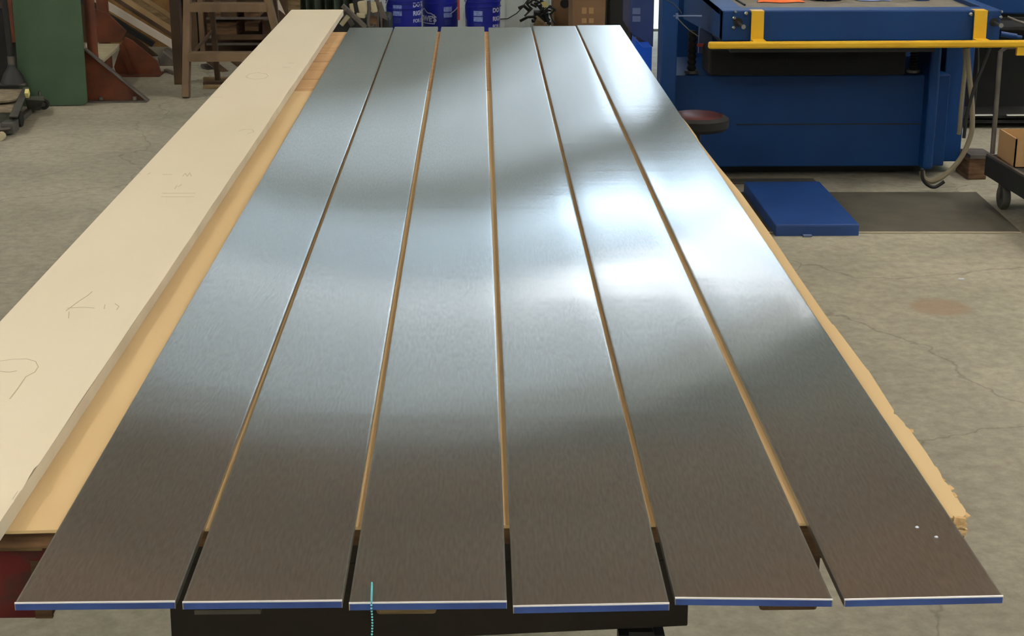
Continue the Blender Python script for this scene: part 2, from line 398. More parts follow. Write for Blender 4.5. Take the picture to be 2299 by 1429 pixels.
# ================================================================== SIX METAL PANELS
PZ = 0.85; PT = 0.0092
near = [((32, 1354), (393, 1350)), ((409, 1352), (768, 1348)), ((783, 1354), (1138, 1350)), ((1152, 1361), (1503, 1354)), ((1516, 1342), (1870, 1346)), ((1896, 1346), (2253, 1338))]
far = [((787, 62), (880, 62)), ((888, 60), (981, 60)), ((990, 60), (1088, 60)), ((1097, 62), (1192, 61)), ((1198, 59), (1290, 58)), ((1298, 57), (1390, 56))]
plab = ['leftmost brushed metal panel, nearest the cream wrapped panel', 'second brushed metal panel from the left, between two wide gaps in the row',
        'third brushed metal panel from the left, turquoise beads over its near end', 'fourth brushed metal panel from the left, its end sticking out nearest the viewer',
        'fifth brushed metal panel from the left, near end set back beside the wide gap', 'rightmost brushed metal panel, glaring white at its far end, by the blue machine']
PW, PL = 0.1715, 4.78
for i in range(6):
    a = at_z(*near[i][0], PZ); b = at_z(*near[i][1], PZ); c = at_z(*far[i][0], PZ); d = at_z(*far[i][1], PZ)
    mid0 = (a + b) / 2; mid1 = (c + d) / 2; ang = -math.atan2(mid1.x - mid0.x, mid1.y - mid0.y); skew = math.atan2(b.y - a.y, b.x - a.x)
    w = (b - a).length; L = (mid1 - mid0).length
    t = T('metal_sheet', plab[i], 'panel', (0, 0, 0), 'brushed metal panels laid side by side')
    h = w / 2; e = 0.0006
    dy = math.tan(skew - ang) * h
    face = G()
    # a rounded top sheet: wide flat with small bends at both long sides, sagging a hair between
    n = 40; prof = [(-h, -.0022), (-h + .0004, -.0010), (-h + .0014, -.0002), (-h + .003, 0), (-h * .5, 0), (0, 0), (h * .5, 0), (h - .003, 0), (h - .0014, -.0002), (h - .0004, -.0010), (h, -.0022)]
    vs = []
    for j in range(n + 1):
        v = j / n
        for (x, z) in prof:
            s0 = dy * x / h * (1 - v)
            vs.append((x, s0 + v * L + (.0012 if j == 0 else 0), z))
    m = len(prof)
    face.add(vs, [(j * m + k, j * m + k + 1, (j + 1) * m + k + 1, (j + 1) * m + k) for j in range(n) for k in range(m - 1)])
    t.part('face_sheet', face, 'metal', smooth=True)
    t.part('bent_edge', G().prism([(-h, -dy + .0012, -.0000), (h, dy + .0012, -.0000), (h, dy, -.0008), (-h, -dy, -.0008)], (0, 0, -.0012)), 'edge', label='bright bent edge at the near end')
    t.part('end_lip', G().hexa([(-h + e, -dy, -PT), (h - e, dy, -PT), (h - e, dy + .0012, -PT), (-h + e, -dy + .0012, -PT)], [(-h + e, -dy, -.0018), (h - e, dy, -.0018), (h - e, dy + .0012, -.0018), (-h + e, -dy + .0012, -.0018)]), 'film', label='near end lip under blue film')
    t.part('end_lip', G().box(-h + e, h - e, L - .001, L, -PT, 0), 'lip')
    for s in (-1, 1):
        x0, x1 = sorted((s * h, s * (h - .001)))
        t.part('side_lip', G().add([(x0, dy * s, -PT), (x1, dy * s, -PT), (x1, L, -PT), (x0, L, -PT), (x0, dy * s, -.002), (x1, dy * s, -.002), (x1, L, -.002), (x0, L, -.002)],
               [(3, 2, 1, 0), (4, 5, 6, 7), (0, 1, 5, 4), (1, 2, 6, 5), (2, 3, 7, 6), (3, 0, 4, 7)]), 'lip')
    t.o.location = (mid0.x, mid0.y, PZ); t.o.rotation_euler = (0, 0, ang)

for k, (x, y) in enumerate(((2059, 1185), (2102, 1207))):
    p = at_z(x, y, PZ)
    single('metal_chip', G().lathe([(.0001, 0), (.0024, .0004), (.0014, .0014), (.0003, .0016)], p, 7), 'white',
           ('upper' if k == 0 else 'lower') + ' of two tiny white chips on the rightmost metal panel', 'chip', bevel=0, group='chips on the rightmost panel')

# ================================================================== CREAM WRAPPED PANEL
KZ = PZ - PT - .0003
CT = 0.0255
cx1 = -.5572; cx0 = at_z(330, 368, KZ + CT).x; cy1 = 6.78; cy0 = 1.32
t = T('wrapped_panel', 'long cream paper wrapped panel with faint pencil marks, left of the metal panels', 'panel', (cx0, cy0, KZ))


def crm(u, v):
    x = cx0 + (cx1 - cx0) * u; y = cy0 + (cy1 - cy0) * v; z = KZ + CT
    z += -.0012 * (1 if u in (0, 1) else 0)
    for (px, py, sx, sy, hh) in ((36, 1074, .016, .010, .006), (62, 1056, .03, .007, .003), (30, 1050, .02, .006, -.002), (10, 1110, .03, .02, -.002), (20, 820, .03, .02, .0012), (590, 170, .02, .05, .0008)):
        q = at_z(px, py, KZ + CT); z += hh * math.exp(-((x - q.x) / sx) ** 2 - ((y - q.y) / sy) ** 2)
    if u == 1: x += .0005 * math.sin(y * 5) + .0003 * math.sin(y * 17)
    return (x, y, z)


t.part('paper_top', G().grid(crm, 40, 260), 'cream', smooth=True)
t.part('core', G().box(cx0 + .001, cx1 - .003, cy0, cy1, KZ + .0002, KZ + CT - .0016), 'creamside')
t.parts('edge_tape', G().box(cx1 - .001, cx1, cy0, cy1, KZ + .003, KZ + CT - .002).box(cx0, cx0 + .001, cy0, cy1, KZ + .003, KZ + CT - .002), 'creamside')


def stroke(pts, w=.0012):
    g = G(); P = [at_z(x, y, KZ + CT + .0006) for x, y in pts]
    for a, b in zip(P[:-1], P[1:]): g.bar(a, b, w, .0002)
    return g


for pts in ([(148, 698), (175, 678), (196, 664), (207, 655)], [(150, 692), (168, 691), (185, 690), (212, 692)], [(236, 684), (234, 694)], [(258, 682), (267, 688), (262, 696)], [(155, 700), (154, 715)],
            [(0, 811), (30, 807), (60, 806), (80, 812), (86, 824), (78, 836), (58, 846)], [(0, 834), (20, 836), (38, 833)], [(58, 846), (40, 872), (22, 896)], [(410, 396), (416, 389), (420, 396), (426, 388), (430, 396)],
            [(392, 424), (398, 416)], [(400, 420), (408, 414)], [(365, 434), (440, 434)], [(362, 442), (436, 442)], [(306, 389), (316, 391)], [(332, 391), (338, 388)], [(365, 392), (386, 392)],
            [(552, 172), (560, 166), (578, 163), (598, 166), (602, 171), (594, 176), (572, 178), (556, 175), (552, 172)], [(536, 294), (550, 290), (566, 291), (570, 296), (556, 300)], [(644, 141), (660, 142)], [(634, 151), (652, 151)], [(462, 218), (500, 218)]):
    t.part('pencil_mark', stroke(pts), 'pencil')

# ================================================================== SHEETS UNDER THE PANELS
kr = [(1488, 203), (1530, 262), (1545, 280), (1563, 305), (1570, 318), (1590, 344), (1612, 372), (1664, 434), (1731, 528), (1794, 622), (1850, 703), (1868, 728), (1872, 730), (1927, 803), (1946, 828), (1950, 832), (2007, 922), (2006, 929), (2013, 932), (2030, 950), (2034, 958), (2040, 962), (2081, 1018), (2098, 1046), (2104, 1050), (2112, 1064),
      (2117, 1078), (2128, 1088), (2133, 1098), (2142, 1114), (2152, 1126), (2160, 1134), (2168, 1146), (2168, 1156), (2160, 1162), (2152, 1159), (2146, 1162), (2140, 1163)]
pts = [at_z(x, y, KZ) for x, y in kr]
yn = at_z(60, 1191, KZ).y
front = []
xx = pts[-1].x
k = 0
while xx > -.70:
    xx -= .045; k += 1
    front.append(Vector((xx, yn + .0016 * math.sin(k * 1.7), KZ)))
yf = at_z(700, 204, KZ).y
outline = pts + front + [Vector((-.74, yf, KZ))]
outline = [Vector((p.x, p.y, KZ - .0042)) for p in outline]
t = T('kraft_board', 'tan kraft board sheet under the metal panels, torn along its right side', 'cardboard', (0, yn, KZ - .0042))
t.part('sheet', G().prism(outline, (0, 0, .0040)), 'kraft')
tg = G()
for (x, y) in ((2090, 1036), (2101, 1052), (2108, 1062), (2118, 1075), (2125, 1090), (2137, 1094), (2146, 1108), (2158, 1132), (2164, 1146), (1990, 906), (2044, 966), (2168, 1150), (2150, 1118)):
    p = at_z(x - 6, y + 2, KZ - .004); a = random.uniform(-.6, .6); r = random.uniform(.004, .008)
    q = [p + Vector((math.cos(a + k * 1.25) * r * random.uniform(.6, 1.3), math.sin(a + k * 1.25) * r * random.uniform(.8, 2.0), random.uniform(-.003, .0))) for k in range(5)]
    tg.prism(q, (0, 0, .0012))
t.parts('torn_flap', tg, 'torn')
yb = at_z(700, 72, KZ).y
t = T('bare_board', 'browner bare wood board at the far end of the table under the metal panels', 'board', (0, yf, KZ - .0042))
t.part('sheet', G().box(-.74, .50, yf + .002, yb, KZ - .0042, KZ - .0004), 'board')
gg = G()
for y_, a_ in ((98, .0004), (121, .0003), (139, .0005), (178, .0003)):
    p = at_z(700, y_, KZ); gg.box(p.x - .03, p.x + .06, p.y, p.y + .006, KZ - .0004, KZ - .0002)
t.parts('grain_streak', gg, 'timber')

# timber deck under the sheets: cross planks on three long timbers on a dark steel trolley
pz1 = KZ - .0045; pz0 = pz1 - .0245
tz0 = at_y(60, 1391, 1.765).z; tz1 = pz0 - .001
yy = [yn + .008] + [2.9, 4.1, 5.2, 5.95]
for i, y in enumerate(yy):
    g = G(); x1 = at_y(2168, 1190, y).x if i == 0 else .50
    x0 = -.70; n = 12
    vs = []
    g.box(x0, x1, y, y + .14, pz0, pz1)
    nm = ['nearest dark cross plank under the kraft board, broken at its right end', 'dark cross plank under the tan kraft sheet, row between table timbers'][i > 0]
    if i == 0:
        tt = T('cross_plank', nm, 'plank', (x0, y, pz0), 'cross planks under the board')
        tt.part('plank', g, 'timber', bevel=.003)
        s_ = G()
        for (a, b, c, d) in ((2140, 1168, 2166, 1172), (2146, 1176, 2167, 1183), (2150, 1188, 2168, 1196)):
            p = at_y(a, b, y - .004); q = at_y(c, d, y - .004); s_.bar(p, q, .006, .009)
        tt.parts('splinter', s_, 'torn')
    else:
        single('cross_plank', g, 'timber', 'dark cross plank under the boards, ' + ['second from the near end', 'third from the near end, mid table', 'fourth from the near end', 'last one at the far end under the bare board'][i - 1], 'plank', group='cross planks under the board', bevel=.003)
for (xa, xb, ym, lab, m) in ((-22, 118, 1391, 'red painted timber with worn end, lower left under the kraft board', 'red'), (845, 980, 1393, 'bare square timber under the third metal panel, centre', 'rawwood'), (1705, 1835, 1377, 'bare dark timber under the fifth metal panel, right', 'timber')):
    zz = tz0 if m != 'timber' else at_y(1770, 1377, 1.765).z
    a = at_y(xa, ym, 1.765); b = at_y(xb, ym, 1.765)
    t = T('long_timber', lab, 'timber', (a.x, 1.765, zz), 'long timbers under the planks')
    t.part('beam', G().box(a.x, b.x, 1.765, 6.1, tz0, tz1), m, bevel=.004)
    if m == 'red':
        q = G().box(b.x - .02, b.x + .0004, 1.7642, 1.77, tz0 + .001, tz1 - .02)
        t.part('bare_end', q, 'timber', label='bare brown wood where the paint is worn off')
        t.part('splintered_edge', G().box(a.x + .01, b.x - .004, 1.763, 1.775, tz1 - .006, tz1 - .001), 'rawwood')

tr = T('steel_trolley', 'dark steel trolley carrying the timbers under the metal panels', 'trolley', (0, 2, 0))
a = at_y(383, 1400, 2.0); b = at_y(1544, 1410, 2.0)
bz = b.z; tx1 = at_y(1847, 1270, 2.0).x
tr.part('cross_member', G().box(-.62, tx1, 2.0, 2.07, tz0 - .045, tz0 - .0005), 'blacksteel', bevel=.003)
tr.part('cross_member', G().box(-.62, tx1, 5.4, 5.47, tz0 - .045, tz0 - .0005), 'blacksteel', bevel=.003)
fp = [at_y(383, 1369, 2.002), at_y(1544, 1366, 2.002), at_y(1544, 1407, 2.002), at_y(1060, 1430, 2.002), at_y(700, 1446, 2.002), at_y(386, 1456, 2.002)]
fp[0].z = fp[1].z = tz0 - .045
tr.part('front_panel', G().prism(fp, (0, .018, 0)), 'blacksteel', bevel=.002)
tr.parts('frame', G().box(a.x, a.x + .05, 2.02, 5.5, bz + .02, tz0 - .045).box(b.x - .05, b.x, 2.02, 5.5, bz + .02, tz0 - .045).box(a.x, b.x, 5.45, 5.5, bz + .02, tz0 - .045), 'blacksteel')
tr.part('lower_shelf', G().box(a.x + .02, b.x - .02, 3.6, 5.45, .16, .18), 'blacksteel')
for lx in (a.x + .03, b.x - .03):
    for ly in (2.34, 5.4):
        tr.part('leg', G().box(lx - .02, lx + .02, ly - .02, ly + .02, .10, bz + .03), 'blacksteel')
        w = tr.part('caster', G().lathe([(.02, -.016), (.05, -.016), (.05, .016), (.02, .016)], (lx, ly, .05), 20, 'x'), 'rubber', smooth=True)
# handle brackets that show at the bottom edge of the picture
hb = G()
for x in (1398, 1478):
    p = at_y(x, 1412, 2.01); hb.box(p.x - .007, p.x + .007, 1.99, 2.02, p.z - .05, p.z)
p = at_y(1398, 1424, 2.01); q = at_y(1478, 1424, 2.01); hb.bar(p + Vector((.008, 0, 0)), q - Vector((.008, 0, 0)), .012, .012)
tr.parts('pull_handle', hb, 'dark')
q = at_y(520, 1372, 1.98)
tr.part('plastic_strip', G().box(q.x - .05, q.x + .04, 1.975, 1.999, q.z - .003, q.z + .004), 'gsteel')

# turquoise beads hanging over the near end of the third panel
t = T('bead_string', 'string of small turquoise beads hanging over the third metal panel end', 'beads', at_z(834, 1310, PZ + .003))
bp = []
p0 = at_z(835, 1310, PZ + .0022); pe = at_z(834, 1352, PZ + .0022)
path = [p0, p0.lerp(pe, .5), pe, pe + Vector((0, -.003, -.0015)), Vector((pe.x, pe.y - .0045, pe.z - .006))]
zz = path[-1].z
for k in range(1, 30):
    path.append(Vector((pe.x + .0009 * math.sin(k * .55) - .0001 * k, pe.y - .0045, zz - .006 * k)))
t.part('cord', G().tube(path, .0006, 6), 'tealcord', smooth=True)
me = None; acc = 0; last = path[0]; step = .0034; out = [path[0]]
for a_, b_ in zip(path[:-1], path[1:]):
    d = (b_ - a_).length; s0 = 0
    while acc + (d - s0) >= step:
        s0 += step - acc; acc = 0; out.append(a_.lerp(b_, s0 / d))
    acc += d - s0
g = G().lathe([(.0002, -.0012), (.0008, -.0009), (.0012, 0), (.0008, .0009), (.0002, .0012)], (0, 0, 0), 8)
me = g.mesh('bead', M_['teal'], smooth=True)
for p in out:
    o = bpy.data.objects.new('bead', me); COL.objects.link(o); o.parent = t.o; o.location = p - t.loc

# ================================================================== BLUE MACHINE
Mx = T('blue_machine', 'large blue floor machine with yellow guard bar, right of the metal panels', 'machine', (1.5, 7.4, 0))
V = Vector
p0 = at_y(1479, 0, 7.45); p1 = at_y(1524, 0, 7.3)
Mx.part('left_post', G().box(p0.x, p1.x, 7.3, 7.45, .02, 1.75), 'bluepaint', bevel=.006)
pb = at_y(2118, 373, 7.4); pt = at_y(1524, 170, 7.4)
Mx.part('bed', G().box(at_y(1484, 0, 8.0).x, pb.x, 7.4, 8.0, pb.z, pt.z), 'bluepaint', bevel=.006)
Mx.part('bed_seam', G().box(p1.x + .3, pb.x - .1, 7.397, 7.4, pb.z + .20, pb.z + .205), 'dark')
Mx.part('kick_base', G().box(p0.x + .08, pb.x - .1, 7.55, 7.95, 0, pb.z), 'dark')
rc0 = at_y(2092, 110, 7.32); rc1 = at_y(2116, 110, 7.32)
Mx.part('right_post', G().box(rc0.x, rc1.x, 7.32, 7.5, pb.z, .74), 'bluepaint', bevel=.012)
Mx.part('side_cabinet', G().box(pb.x, at_y(2160, 300, 7.5).x, 7.5, 8.0, pb.z, .74), 'bluepaint', bevel=.004)
# table
tz = at_y(1622, 24, 6.97).z; tb = at_y(1622, 93, 6.97).z; tx0 = at_y(1622, 60, 6.97).x; tx1_ = at_y(2246, 60, 6.97).x
Mx.part('front_beam', G().box(tx0, tx1_, 6.97, 7.05, tb, tz), 'bluepaint', bevel=.006)
Mx.part('table_top', G().box(tx0 + .01, tx1_ - .01, 7.05, 8.3, tz - .05, tz - .02), 'greymat')
Mx.parts('table_rim', G().box(tx0 + .0, tx1_, 7.05, 7.10, tz - .03, tz - .001).box(tx0, tx0 + .1, 7.10, 8.3, tz - .03, tz - .001).box(tx1_ - .05, tx1_, 7.10, 8.3, tz - .03, tz - .001), 'bluepaint', bevel=.002)
sp = [(tx0, 6.975, tz - .002), (tx0, 6.975, tb + .002), (tx0, 7.12, tb), (tx0, 8.3, at_y(1530, 42, 8.3).z), (tx0, 8.3, tz - .002)]
Mx.part('side_plate', G().prism(sp, (.012, 0, 0)), 'bluepaint')
Mx.part('side_plate', G().prism([V(p) + V((tx1_ - tx0 - .012, 0, 0)) for p in sp], (.012, 0, 0)), 'bluepaint')
Mx.part('upper_body', G().box(at_y(1490, 0, 8.9).x, 2.6, 8.35, 8.9, .3, 1.2), 'bluepaint', bevel=.01)
g = G(); pxbox(g, 1592, 112, 2036, 171, 7.22, .25); Mx.part('roller_housing', g, 'pitch', bevel=.01)
g = G(); pxbox(g, 1640, 96, 2100, 118, 7.1, .6); Mx.part('underside_rail', g, 'dark')
# bellows
for (xa, xb, y0, y1, Y) in ((1543, 1567, 70, 160, 7.42), (2043, 2066, 112, 158, 7.36)):
    a = at_y(xa, y1, Y); b = at_y(xb, y0, Y); cx = (a.x + b.x) / 2; r = (b.x - a.x) / 2; n = 7; pr = []
    for k in range(n):
        z0 = a.z + (b.z - a.z) * k / n; dz = (b.z - a.z) / n; pr += [(r * .72, z0), (r, z0 + dz * .4), (r, z0 + dz * .6)]
    pr.append((r * .72, b.z))
    Mx.part('bellows', G().lathe(pr, (cx, Y + r, 0), 20), 'rubber', smooth=True)
    Mx.part('bellows_seat', G().lathe([(r * 1.5, a.z - .012), (r * 1.5, a.z)], (cx, Y + r, 0), 20), 'gsteel')
g = G(); pxbox(g, 1568, 62, 1600, 120, 7.62, .02); Mx.part('grey_bracket', g, 'cabgrey')
g = G(); pxbox(g, 1566, 99, 1592, 105, 7.45, .02); Mx.part('red_rod', g, 'redrod')
g = G().tube([at_y(1512, 36, 7.22), at_y(1576, 36, 7.22)], .004, 8); g.tube([at_y(1520, 30, 7.215), at_y(1520, 42, 7.215)], .006, 8); Mx.parts('t_handle', g, 'cabgrey', smooth=True)
Mx.part('control_wire', G().tube([at_y(1496, 0, 7.29), at_y(1512, 8, 7.26), at_y(1524, 20, 7.23), at_y(1530, 30, 7.22)], .002, 6), 'dark', smooth=True)
Mx.part('control_wire', G().tube([at_y(1521, 41, 7.22), at_y(1534, 55, 7.26), at_y(1548, 68, 7.3), at_y(1568, 82, 7.34)], .0022, 6), 'hose', smooth=True)
# yellow guard
gb0 = at_y(1590, 102, 6.86); gb1 = at_y(2330, 98, 6.86)
g = G().bar(gb0, gb1, .03, .030); Mx.part('guard_bar', g, 'yellow', bevel=.008)
Mx.part('guard_bar_stop', G().box(at_y(2293, 0, 6.86).x, at_y(2330, 0, 6.86).x, 6.85, 6.87, at_y(2293, 124, 6.86).z, gb1.z), 'yellow')
for (xt0, xt1, xb0, xb1, yt) in ((1688, 1716, 1685, 1714, 28), (2189, 2218, 2184, 2213, 27)):
    q = [at_y(xb0, 97, 6.945), at_y(xb1, 97, 6.945), at_y(xt1, yt, 6.945), at_y(xt0, yt, 6.945)]
    br = Mx.part('guard_strap', G().prism(q, (0, .01, 0)), 'yellow', bevel=.002)
    Mx.part('guard_clip', G().box(q[3].x, q[2].x, 6.945, 7.01, q[2].z - .001, q[2].z + .006), 'yellow', parent=br)
    Mx.part('guard_foot', G().box(q[0].x, q[1].x, 6.87, 6.955, gb0.z + .005, gb0.z + .015), 'yellow', parent=br)
for (x, y, r) in ((1651, 27, .006), (1675, 30, .009), (1648, 40, .008), (1647, 62, .008), (2179, 32, .009), (2246, 38, .007), (2248, 26, .006)):
    p = at_y(x, y, 6.97); Mx.part('bolt', G().lathe([(r, 0), (r, -.008), (r * .6, -.012)], p, 6, 'y'), 'steel')
for (x0, y0, x1, y1) in ((1656, 50, 1669, 60), (2231, 50, 2247, 57)):
    p = at_y(x0, y0, 6.968); q = at_y(x1, y1, 6.90)
    Mx.part('slot_hole', G().lathe([(.019, 0), (.019, -.003)], at_y(x0 + 1, y0, 6.969), 16, 'y'), 'rubber')
    Mx.parts('locking_pin', G().tube([p, q], .006, 10).tube([q, q + V((0, -.006, 0))], .010, 12), 'steel', smooth=True)
p = at_y(2255, 85, 6.99)
Mx.parts('air_fitting', G().tube([at_y(2246, 76, 7.0), at_y(2282, 82, 7.0)], .012, 10).tube([at_y(2282, 83, 7.0), at_y(2294, 84, 7.0)], .008, 8), 'bluepaint', smooth=True)
Mx.part('air_line', G().tube([at_y(2262, 38, 7.1), at_y(2280, 46, 7.08), at_y(2310, 56, 7.06)], .006, 8), 'gsteel', smooth=True)
# hoses
def hose(pl_, Y, r, m, nm='hose'):
    P = [at_y(x, y, Y) for x, y in pl_]; Q = []
    for i in range(len(P) - 1):
        p_, a_, b_, c_ = P[max(i - 1, 0)], P[i], P[i + 1], P[min(i + 2, len(P) - 1)]
        for k in range(6):
            u = k / 6; Q.append(.5 * ((2 * a_) + (b_ - p_) * u + (2 * p_ - 5 * a_ + 4 * b_ - c_) * u * u + (3 * a_ - p_ - 3 * b_ + c_) * u ** 3))
    Q.append(P[-1]); Mx.part(nm, G().tube(Q, r, 8), m, smooth=True)
hose([(2166, 108), (2167, 145), (2163, 190), (2158, 240), (2154, 290), (2152, 302)], 7.15, .010, 'hose')
hose([(2172, 108), (2175, 160), (2182, 230), (2182, 290), (2170, 330), (2152, 362), (2128, 388), (2108, 402), (2090, 408), (2074, 400), (2070, 384)], 7.1, .012, 'hose')
hose([(2222, 108), (2206, 150), (2190, 190), (2178, 230), (2170, 262), (2164, 310)], 7.05, .008, 'dark')
hose([(2195, 108), (2195, 150), (2189, 220), (2180, 290)], 7.2, .006, 'dark')
hose([(2070, 380), (2072, 402), (2084, 416), (2100, 420), (2120, 408)], 7.02, .008, 'dark', 'cable_loop')

p = at_y(1730, 2, 7.35)
ztop = tz - .0195
def drape(cx_, cy_, sx, sy, z0, amp, seed):
    r_ = random.Random(seed); ph = [r_.uniform(0, 6) for _ in range(4)]
    def f(u, v):
        x = (u - .5) * sx * (1 + .1 * math.sin(v * 7 + ph[0])); y = (v - .5) * sy * (1 + .12 * math.sin(u * 9 + ph[1]))
        e_ = min(1, 6 * min(u, 1 - u, v, 1 - v))
        return (cx_ + x, cy_ + y, z0 + .003 + amp * e_ * (1 + .6 * math.sin(u * 14 + ph[2] + v * 5) * math.cos(v * 9 + ph[3])))
    return G().grid(f, 24, 14)
q = at_z(1755, 6, ztop)
o = single('shop_rag', drape(q.x, q.y + .12, .20, .26, ztop, .012, 3), 'orangecloth', 'crumpled orange rag on the grey top of the blue machine', 'cloth', smooth=True)
q = at_z(1865, 4, ztop)
single('blue_tray', G().lathe([(.03, 0), (.075, .004), (.085, .03), (.08, .03), (.07, .008), (.02, .006)], (q.x, q.y + .09, ztop), 24), 'cabblue', 'shallow dark blue dish on the machine top right of the orange rag', 'dish', smooth=True)
q = at_z(1965, 3, ztop)
single('blue_sheet', drape(q.x, q.y + .10, .17, .2, ztop, .004, 5), 'sticker', 'pale blue sheet of plastic on the machine top, middle', 'sheet', smooth=True)
q = at_z(2075, 3, ztop)
single('round_tin', G().lathe([(.02, 0), (.038, .001), (.04, .03), (.038, .045), (.02, .046)], (q.x, q.y + .05, ztop), 24), 'bluepaint', 'small round blue tin on the machine top toward the right', 'tin', smooth=True)
q0 = at_z(1652, 0, tz); q1 = at_z(1676, 12, tz)
single('black_strap', G().tube([at_z(1650, -2, tz + .003), at_z(1662, 5, tz + .005), at_z(1672, 11, tz + .003)], .005, 6), 'dark', 'short black strap on the left rim of the machine table', 'strap', smooth=True)

# blue unit behind at the right edge
g = G(); pxbox(g, 2130, -60, 2400, 32, 8.0, .5)
t = T('blue_cabinet', 'plain blue cabinet face behind the machine at upper right', 'cabinet', (at_y(2130, 0, 8.0).x, 9.1, 0))
a = at_y(2120, 32, 9.1); b = at_y(2420, 0, 9.1)
t.part('body', G().box(a.x, b.x, 9.1, 9.5, a.z, 2.0), 'bluepaint', bevel=.01)
t.part('stand', G().box(a.x + .05, b.x, 9.2, 9.5, 0, a.z), 'dark')
# dark shelving right; its pale strips are a light gap put into colour
t = T('dark_shelf_unit', 'black shelf unit in shadow, with pale strips painted as a light gap, behind the platform truck', 'shelving', (2.5, 8.6, 0))
a = at_y(2160, 120, 8.6); b = at_y(2420, 120, 8.6)
t.part('back_panel', G().box(a.x, b.x, 8.9, 8.93, 0, at_y(2200, 40, 8.9).z), 'rubber')
for z in (.05, at_y(2200, 259, 8.6).z, at_y(2200, 60, 8.6).z): t.part('shelf', G().box(a.x, b.x, 8.62, 8.9, z - .02, z - .004), 'rubber')
for (x0, x1) in ((2188, 2230), (2262, 2340)):
    p = at_y(x0, 259, 8.6); q = at_y(x1, 259, 8.6); t.part('light_gap', G().box(p.x, q.x, 8.6, 8.62, p.z - .004, p.z + .002), 'fixture')

# stool
sx, sy = at_y(1566, 270, 6.75).x, 6.78
sz = at_y(1600, 262, 6.75).z
t = T('shop_stool', 'low black stool with dark red vinyl seat in front of the blue machine', 'stool', (sx, sy, 0))
R_ = .138
se_ = t.part('seat', G().lathe([(.02, sz - .06), (R_ - .015, sz - .06), (R_, sz - .045), (R_, sz - .012), (R_ - .02, sz), (.03, sz + .002)], (sx, sy, 0), 36), 'rubber', smooth=True)
t.part('cushion', parent=se_, g=G().lathe([(R_ - .02, sz - .002), (R_ - .035, sz + .006), (.01, sz + .010)], (sx, sy, 0), 32), m='redseat', smooth=True, label='dark red vinyl cushion')
t.part('gas_column', G().lathe([(.02, .08), (.02, sz - .06)], (sx, sy, 0), 16), 'dark', smooth=True)
fx = at_z(1637, 408, 0)
for k in range(5):
    a_ = math.atan2(fx.y - sy, fx.x - sx) + k * 2 * math.pi / 5; r1 = .2
    e_ = V((sx + r1 * math.cos(a_), sy + r1 * math.sin(a_), .045))
    lg = t.part('leg', G().bar((sx, sy, .09), e_, .025, .02), 'dark')
    t.part('caster', G().lathe([(.008, -.01), (.022, -.01), (.022, .01), (.008, .01)], (e_.x, e_.y, .022), 14, 'x'), 'gsteel', smooth=True)

# blue pad on floor
P = [at_z(1740, 531, 0), at_z(1926, 527, 0)]
w_ = P[1].x - P[0].x; py0 = 6.32; py1 = 7.12; hz = at_y(1740, 505, py0).z
t = T('blue_step_box', 'low blue steel step box on the floor before the machine', 'step', (P[0].x, py0, 0))
t.part('shell', G().box(P[0].x, P[1].x, py0, py1, 0, hz), 'bluepad', bevel=.004)
t.part('front_flange', G().box(P[0].x + .002, P[1].x - .002, py0 - .003, py0, .0, hz - .006), 'bluepad', bevel=.001)
c_ = at_y(1812, 527, py0 - .01)
t.part('latch', G().box(c_.x - .018, c_.x + .018, py0 - .02, py0 - .003, .0, .008).tube([(c_.x - .018, py0 - .022, .006), (c_.x + .018, py0 - .022, .006)], .004, 8), 'cabgrey')
a = at_z(1652, 425, 0); b = at_z(1832, 413, 0)
single('grey_floor_rail', G().box(a.x, b.x, a.y + .1, a.y + .17, 0, .012), 'plate', 'flat grey rail on the floor behind the blue step box', 'rail', bevel=.002)
# shadow before the machine, painted as a thin dark plate
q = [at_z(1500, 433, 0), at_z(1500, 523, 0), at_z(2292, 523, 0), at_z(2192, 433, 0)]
t = T('floor_shadow', 'thin dark plate painted as the shadow on the concrete before the blue machine', 'plate', (1.5, 6.4, 0))
t.part('plate', G().prism([(p.x, p.y, .0004) for p in q], (0, 0, .003)), 'plate')  # the shadow itself, put into colour
t.part('shadow_edge_strip', G().bar(q[1] + V((0, -.006, .003)), q[2] + V((0, -.006, .003)), .012, .004), 'pale', label='pale edge strip along the near side')
p = at_z(2157, 627, 0)
single('paper_scrap', G().box(p.x - .009, p.x + .012, p.y - .006, p.y + .004, 0, .002), 'white', 'small white paper scrap on the open concrete floor at right', 'scrap')

# ================================================================== PLATFORM TRUCK at the right edge
t = T('platform_truck', 'dark platform truck with upright handle at the right edge', 'hand truck', at_z(2245, 470, 0))
Y0 = 6.75
w0 = at_z(2245, 470, 0)
d0 = at_y(2219, 343, w0.y + .12); d1 = at_y(2299, 388, w0.y - .28); 
zt = d0.z; dn = d1 - d0; 
d1 = at_z(2310, 396, zt)
th_ = at_y(2222, 400, d0.y).z
dirn = (V((d1.x, d1.y, 0)) - V((d0.x, d0.y, 0))).normalized(); nrm = V((-dirn.y, dirn.x, 0)) 
if nrm.x < 0: nrm = -nrm
A = V((d0.x, d0.y, 0)); Bp = A + dirn * 1.2; Wd = nrm * .6
t.part('deck', G().prism([A + V((0, 0, zt - .01)), Bp + V((0, 0, zt - .01)), Bp + Wd + V((0, 0, zt - .01)), A + Wd + V((0, 0, zt - .01))], (0, 0, -.02)), 'dark')
t.part('side_rail', G().bar(A + V((0, 0, zt - .055)), Bp + V((0, 0, zt - .055)), .02, .085), 'dark', label='grimy black side rail')
t.part('rail_lip', G().bar(A + V((0, 0, zt - .008)), Bp + V((0, 0, zt - .008)), .016, .010), 'gsteel')
t.part('end_rail', G().bar(A + V((0, 0, zt - .05)), A + Wd + V((0, 0, zt - .05)), .02, .08), 'dark')
ph = at_y(2246, 116, d0.y); pl0 = at_y(2228, 345, d0.y)
